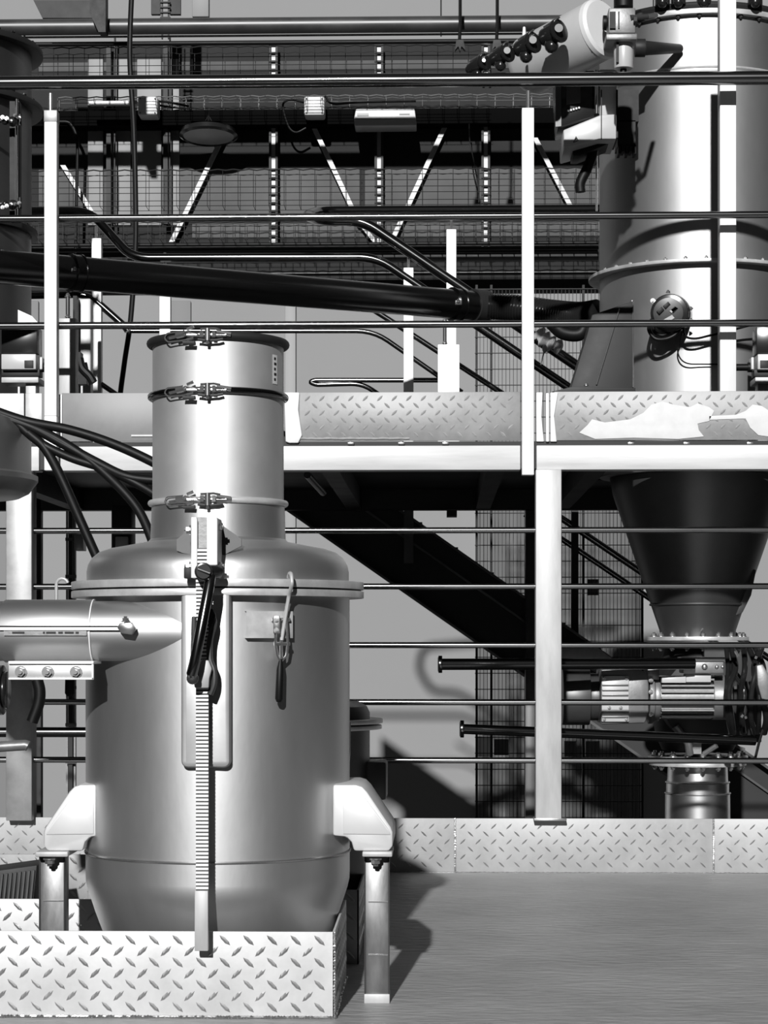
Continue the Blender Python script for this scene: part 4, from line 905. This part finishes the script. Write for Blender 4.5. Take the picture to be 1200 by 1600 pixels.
tilt = Matrix.Rotation(math.radians(-6), 3, 'X')
def lam(prof, nm, mt, par=rl):
    m = MB(); m.lathe(0, 0, prof, 56); m.v = [tilt @ v+c for v in m.v]; return build(nm, m, mt, par)
lam([(.02, .035), (Rl*.55, .03), (Rl*.97, .012), (Rl, -.012), (Rl*.9, -.022), (Rl*.86, -.014)], 'housing', M_BLACKG)
lam([(Rl*.86, -.014), (Rl*.5, -.016), (Rl*.32, -.02), (Rl*.3, -.02), (.001, -.022)], 'lens', M_PAINT)
m = MB(); m.tube([c+EZ*.03, c+EZ*.10], .008, 8); m.tube([c+Vector((-.04, 0, .02)), c+Vector((0, 0, .1)), c+Vector((.04, 0, .02))], .004, 8); m.tube([c+EZ*.03, Vector((c.x, 11.32, Z(197, 11.32)))], .01, 8); m.pbox(300, 190, 345, 203, 11.18, 11.16); build('hanger', m, M_BLACK, rl)

# ================================================================ LEFT SIDE
LY = 6.6; LX = X(-92, LY); LR = .28
lv = thing('left_hopper', 'dark cylindrical hopper with bolted flanges cut off by the left edge', 'hopper', (LX, LY, 0))
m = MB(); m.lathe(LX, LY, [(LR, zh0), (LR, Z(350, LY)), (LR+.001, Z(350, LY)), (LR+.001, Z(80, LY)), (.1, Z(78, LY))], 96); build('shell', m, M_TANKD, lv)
for py, rr in ((76, .316), (165, .316), (360, .30)):
    z = Z(py, LY); m = MB(); m.ring(LX, LY, LR-.01, rr, z-.01, z+.008, 96); f_ = build('flange', m, M_DARK, lv, bevel=.001)
    for k in range(8):
        a = math.radians(-75+k*11); bolt(f_, (LX+(rr-.014)*math.cos(a), LY+(rr-.014)*math.sin(a), z+.008), (0, 0, 1), .007, M_RAIL)
m = MB(); m.cyl(P(26, 155, 6.33), P(26, 340, 6.33), .0045, n=12); rd = build('door_rod', m, M_CHROME, lv)
m = MB(); m.pbox(15, 158, 30, 345, 6.345, 6.38); build('door_edge', m, M_BLACK, lv)
random.seed(3)
for py in (187, 317):
    m = MB(); m.tube([P(-20, py+3, 6.3), P(30, py, 6.3)], .006, 10); m.sphere(P(20, py+3, 6.29), .016, 10); m.sphere(P(8, py+2, 6.29), .012, 10); m.cyl(P(31, py-8, 6.3), P(31, py+9, 6.3), .006, n=10); lc = build('door_clamp', m, M_BLACKG, lv)
    for k in range(5): bolt(lc, P(4+k*6.5, py+random.uniform(-7, 7), 6.27), (random.uniform(-.5, .5), -1, 0), .0048)
valve_unit(62, 'valve unit with black solenoid behind the left upper post', -1, 6.1)
# bright triangular bracket and boxes behind left valve
m = MB(); m.pprism([(28, 484), (50, 494), (60, 505), (60, 721), (28, 721)], 6.3, 6.31); tag(build('bracket_plate', m, M_POST, None), 'bright triangular bracket plate beside the left dark hopper', 'bracket')
cd = thing('conduit_riser', 'pale vertical conduit with black plug behind the left galvanised stand', 'conduit', P(125, 612, 6.9))
m = MB(); m.pbox(120, 466, 142, 748, 6.95, 7.0); build('channel', m, M_GALV, cd, bevel=.006)
m = MB(); m.pbox(114, 462, 120, 700, 6.9, 6.94); build('dark_strip', m, M_BLACK, cd)
m = MB(); m.tube(smooth_path([P(124, 560, 6.85), P(128, 575, 6.85), P(140, 588, 6.85), P(146, 598, 6.85)], 5), .014, 10); m.pbox(119, 578, 135, 600, 6.85, 6.9); m.pbox(120, 550, 126, 565, 6.85, 6.9); build('plug', m, M_BLACK, cd)
# near drum at the left edge, with hoses
DY = 4.3; DX = X(-125, DY); DR = X(46, DY)-DX
M_DRUM = mat('drum_steel', .3, .42, .85, .15, 3)
dr = thing('blower_drum', 'dark rounded blower drum cut off by the left edge above the inlet pipe', 'drum', (DX, DY, Z(765, DY)))
m = MB(); m.lathe(DX, DY, [(DR*.9, Z(775, DY)), (DR*.98, Z(768, DY)), (DR*1.06, Z(750, DY)), (DR*1.06, Z(742, DY)), (DR, Z(738, DY)), (DR, Z(684, DY)), (DR*.985, Z(672, DY)), (DR*.9, Z(655, DY)), (DR*.5, Z(638, DY)), (.001, Z(630, DY))], 96); build('shell', m, M_DRUM, dr)
hs = thing('hose_bundle', 'bundle of thick black hoses sweeping from the left drum down to the tank', 'hoses', P(60, 680, 4.2))
for pts, r in (([(-30, 634), (40, 658), (110, 672), (180, 695), (250, 728), (300, 760)], .0098),
               ([(-20, 640), (50, 668), (95, 692), (150, 722), (200, 745), (260, 752)], .0098),
               ([(-20, 645), (60, 672), (120, 705), (170, 745), (215, 795), (240, 850), (250, 880)], .0098),
               ([(44, 676), (70, 700), (95, 745), (125, 812), (150, 868), (158, 885)], .0098),
               ([(20, 655), (60, 690), (110, 715), (170, 735), (230, 765), (280, 800)], .009)):
    m = MB(); n_ = len(pts); m.tube(smooth_path([P(a, b, 4.25-.0*i) for i, (a, b) in enumerate(pts)], 8), r, 14); build('hose', m, M_BLACK, hs)
m = MB(); m.tube([P(-20, 1168, 4.5), P(40, 1164, 4.5), P(44, 1166, 4.5)], .0115, 16); tag(build('stub_pipe', m, M_CAST), 'short grey pipe stub at the left edge below the inlet pipe', 'pipe')
lm_ = thing('pump_unit', 'black pump unit at the left edge behind the inlet pipe', 'pump', P(0, 1080, 5.0))
m = MB(); m.cyl(P(-60, 1078, 5.0), P(6, 1078, 5.0), .06, n=30); m.cyl(P(6, 1078, 5.0), P(12, 1078, 5.0), .045, n=30); build('motor', m, M_BLACKG, lm_, bevel=.003)
m = MB(); m.tube(smooth_path([P(58, 1062, 5.0), P(62, 1080, 5.0), P(60, 1100, 5.0), P(50, 1128, 5.0)], 6), .014, 12); build('hose', m, M_BLACK, lm_)
bm_ = thing('handrail_bar', 'thick dark double bar of the walkway between left post and the tank', 'rail', P(90, 1143, 6.6))
m = MB(); m.cyl(P(-60, 1144, 6.6), P(300, 1144, 6.6), .016, n=16); build('bar', m, M_RAIL, bm_)
cq = thing('conduit_riser', 'slim vertical conduit pair between the left post and the tank', 'conduit', P(110, 1270, 7.6))
m = MB(); m.pbox(107, 797, 113, 1836, 7.6, 7.63); build('dark_strip', m, M_DARK, cq)
for a in (103, 115): 
    m = MB(); m.pbox(a, 797, a+3, 1836, 7.62, 7.64); build('conduit', m, M_CAST, cq)
m = MB()
for k in range(8): m.pbox(102, 840+k*58, 119, 845+k*58, 7.59, 7.6)
build('saddle_clip', m, M_DARK2, cq, kind='stuff')
m = MB(); m.pbox(116, 833, 130, 860, 7.55, 7.62); build('junction_cover', m, M_CAST, cq, bevel=.002)

for o in bpy.data.objects:
    if '_o' in o: del o['_o']
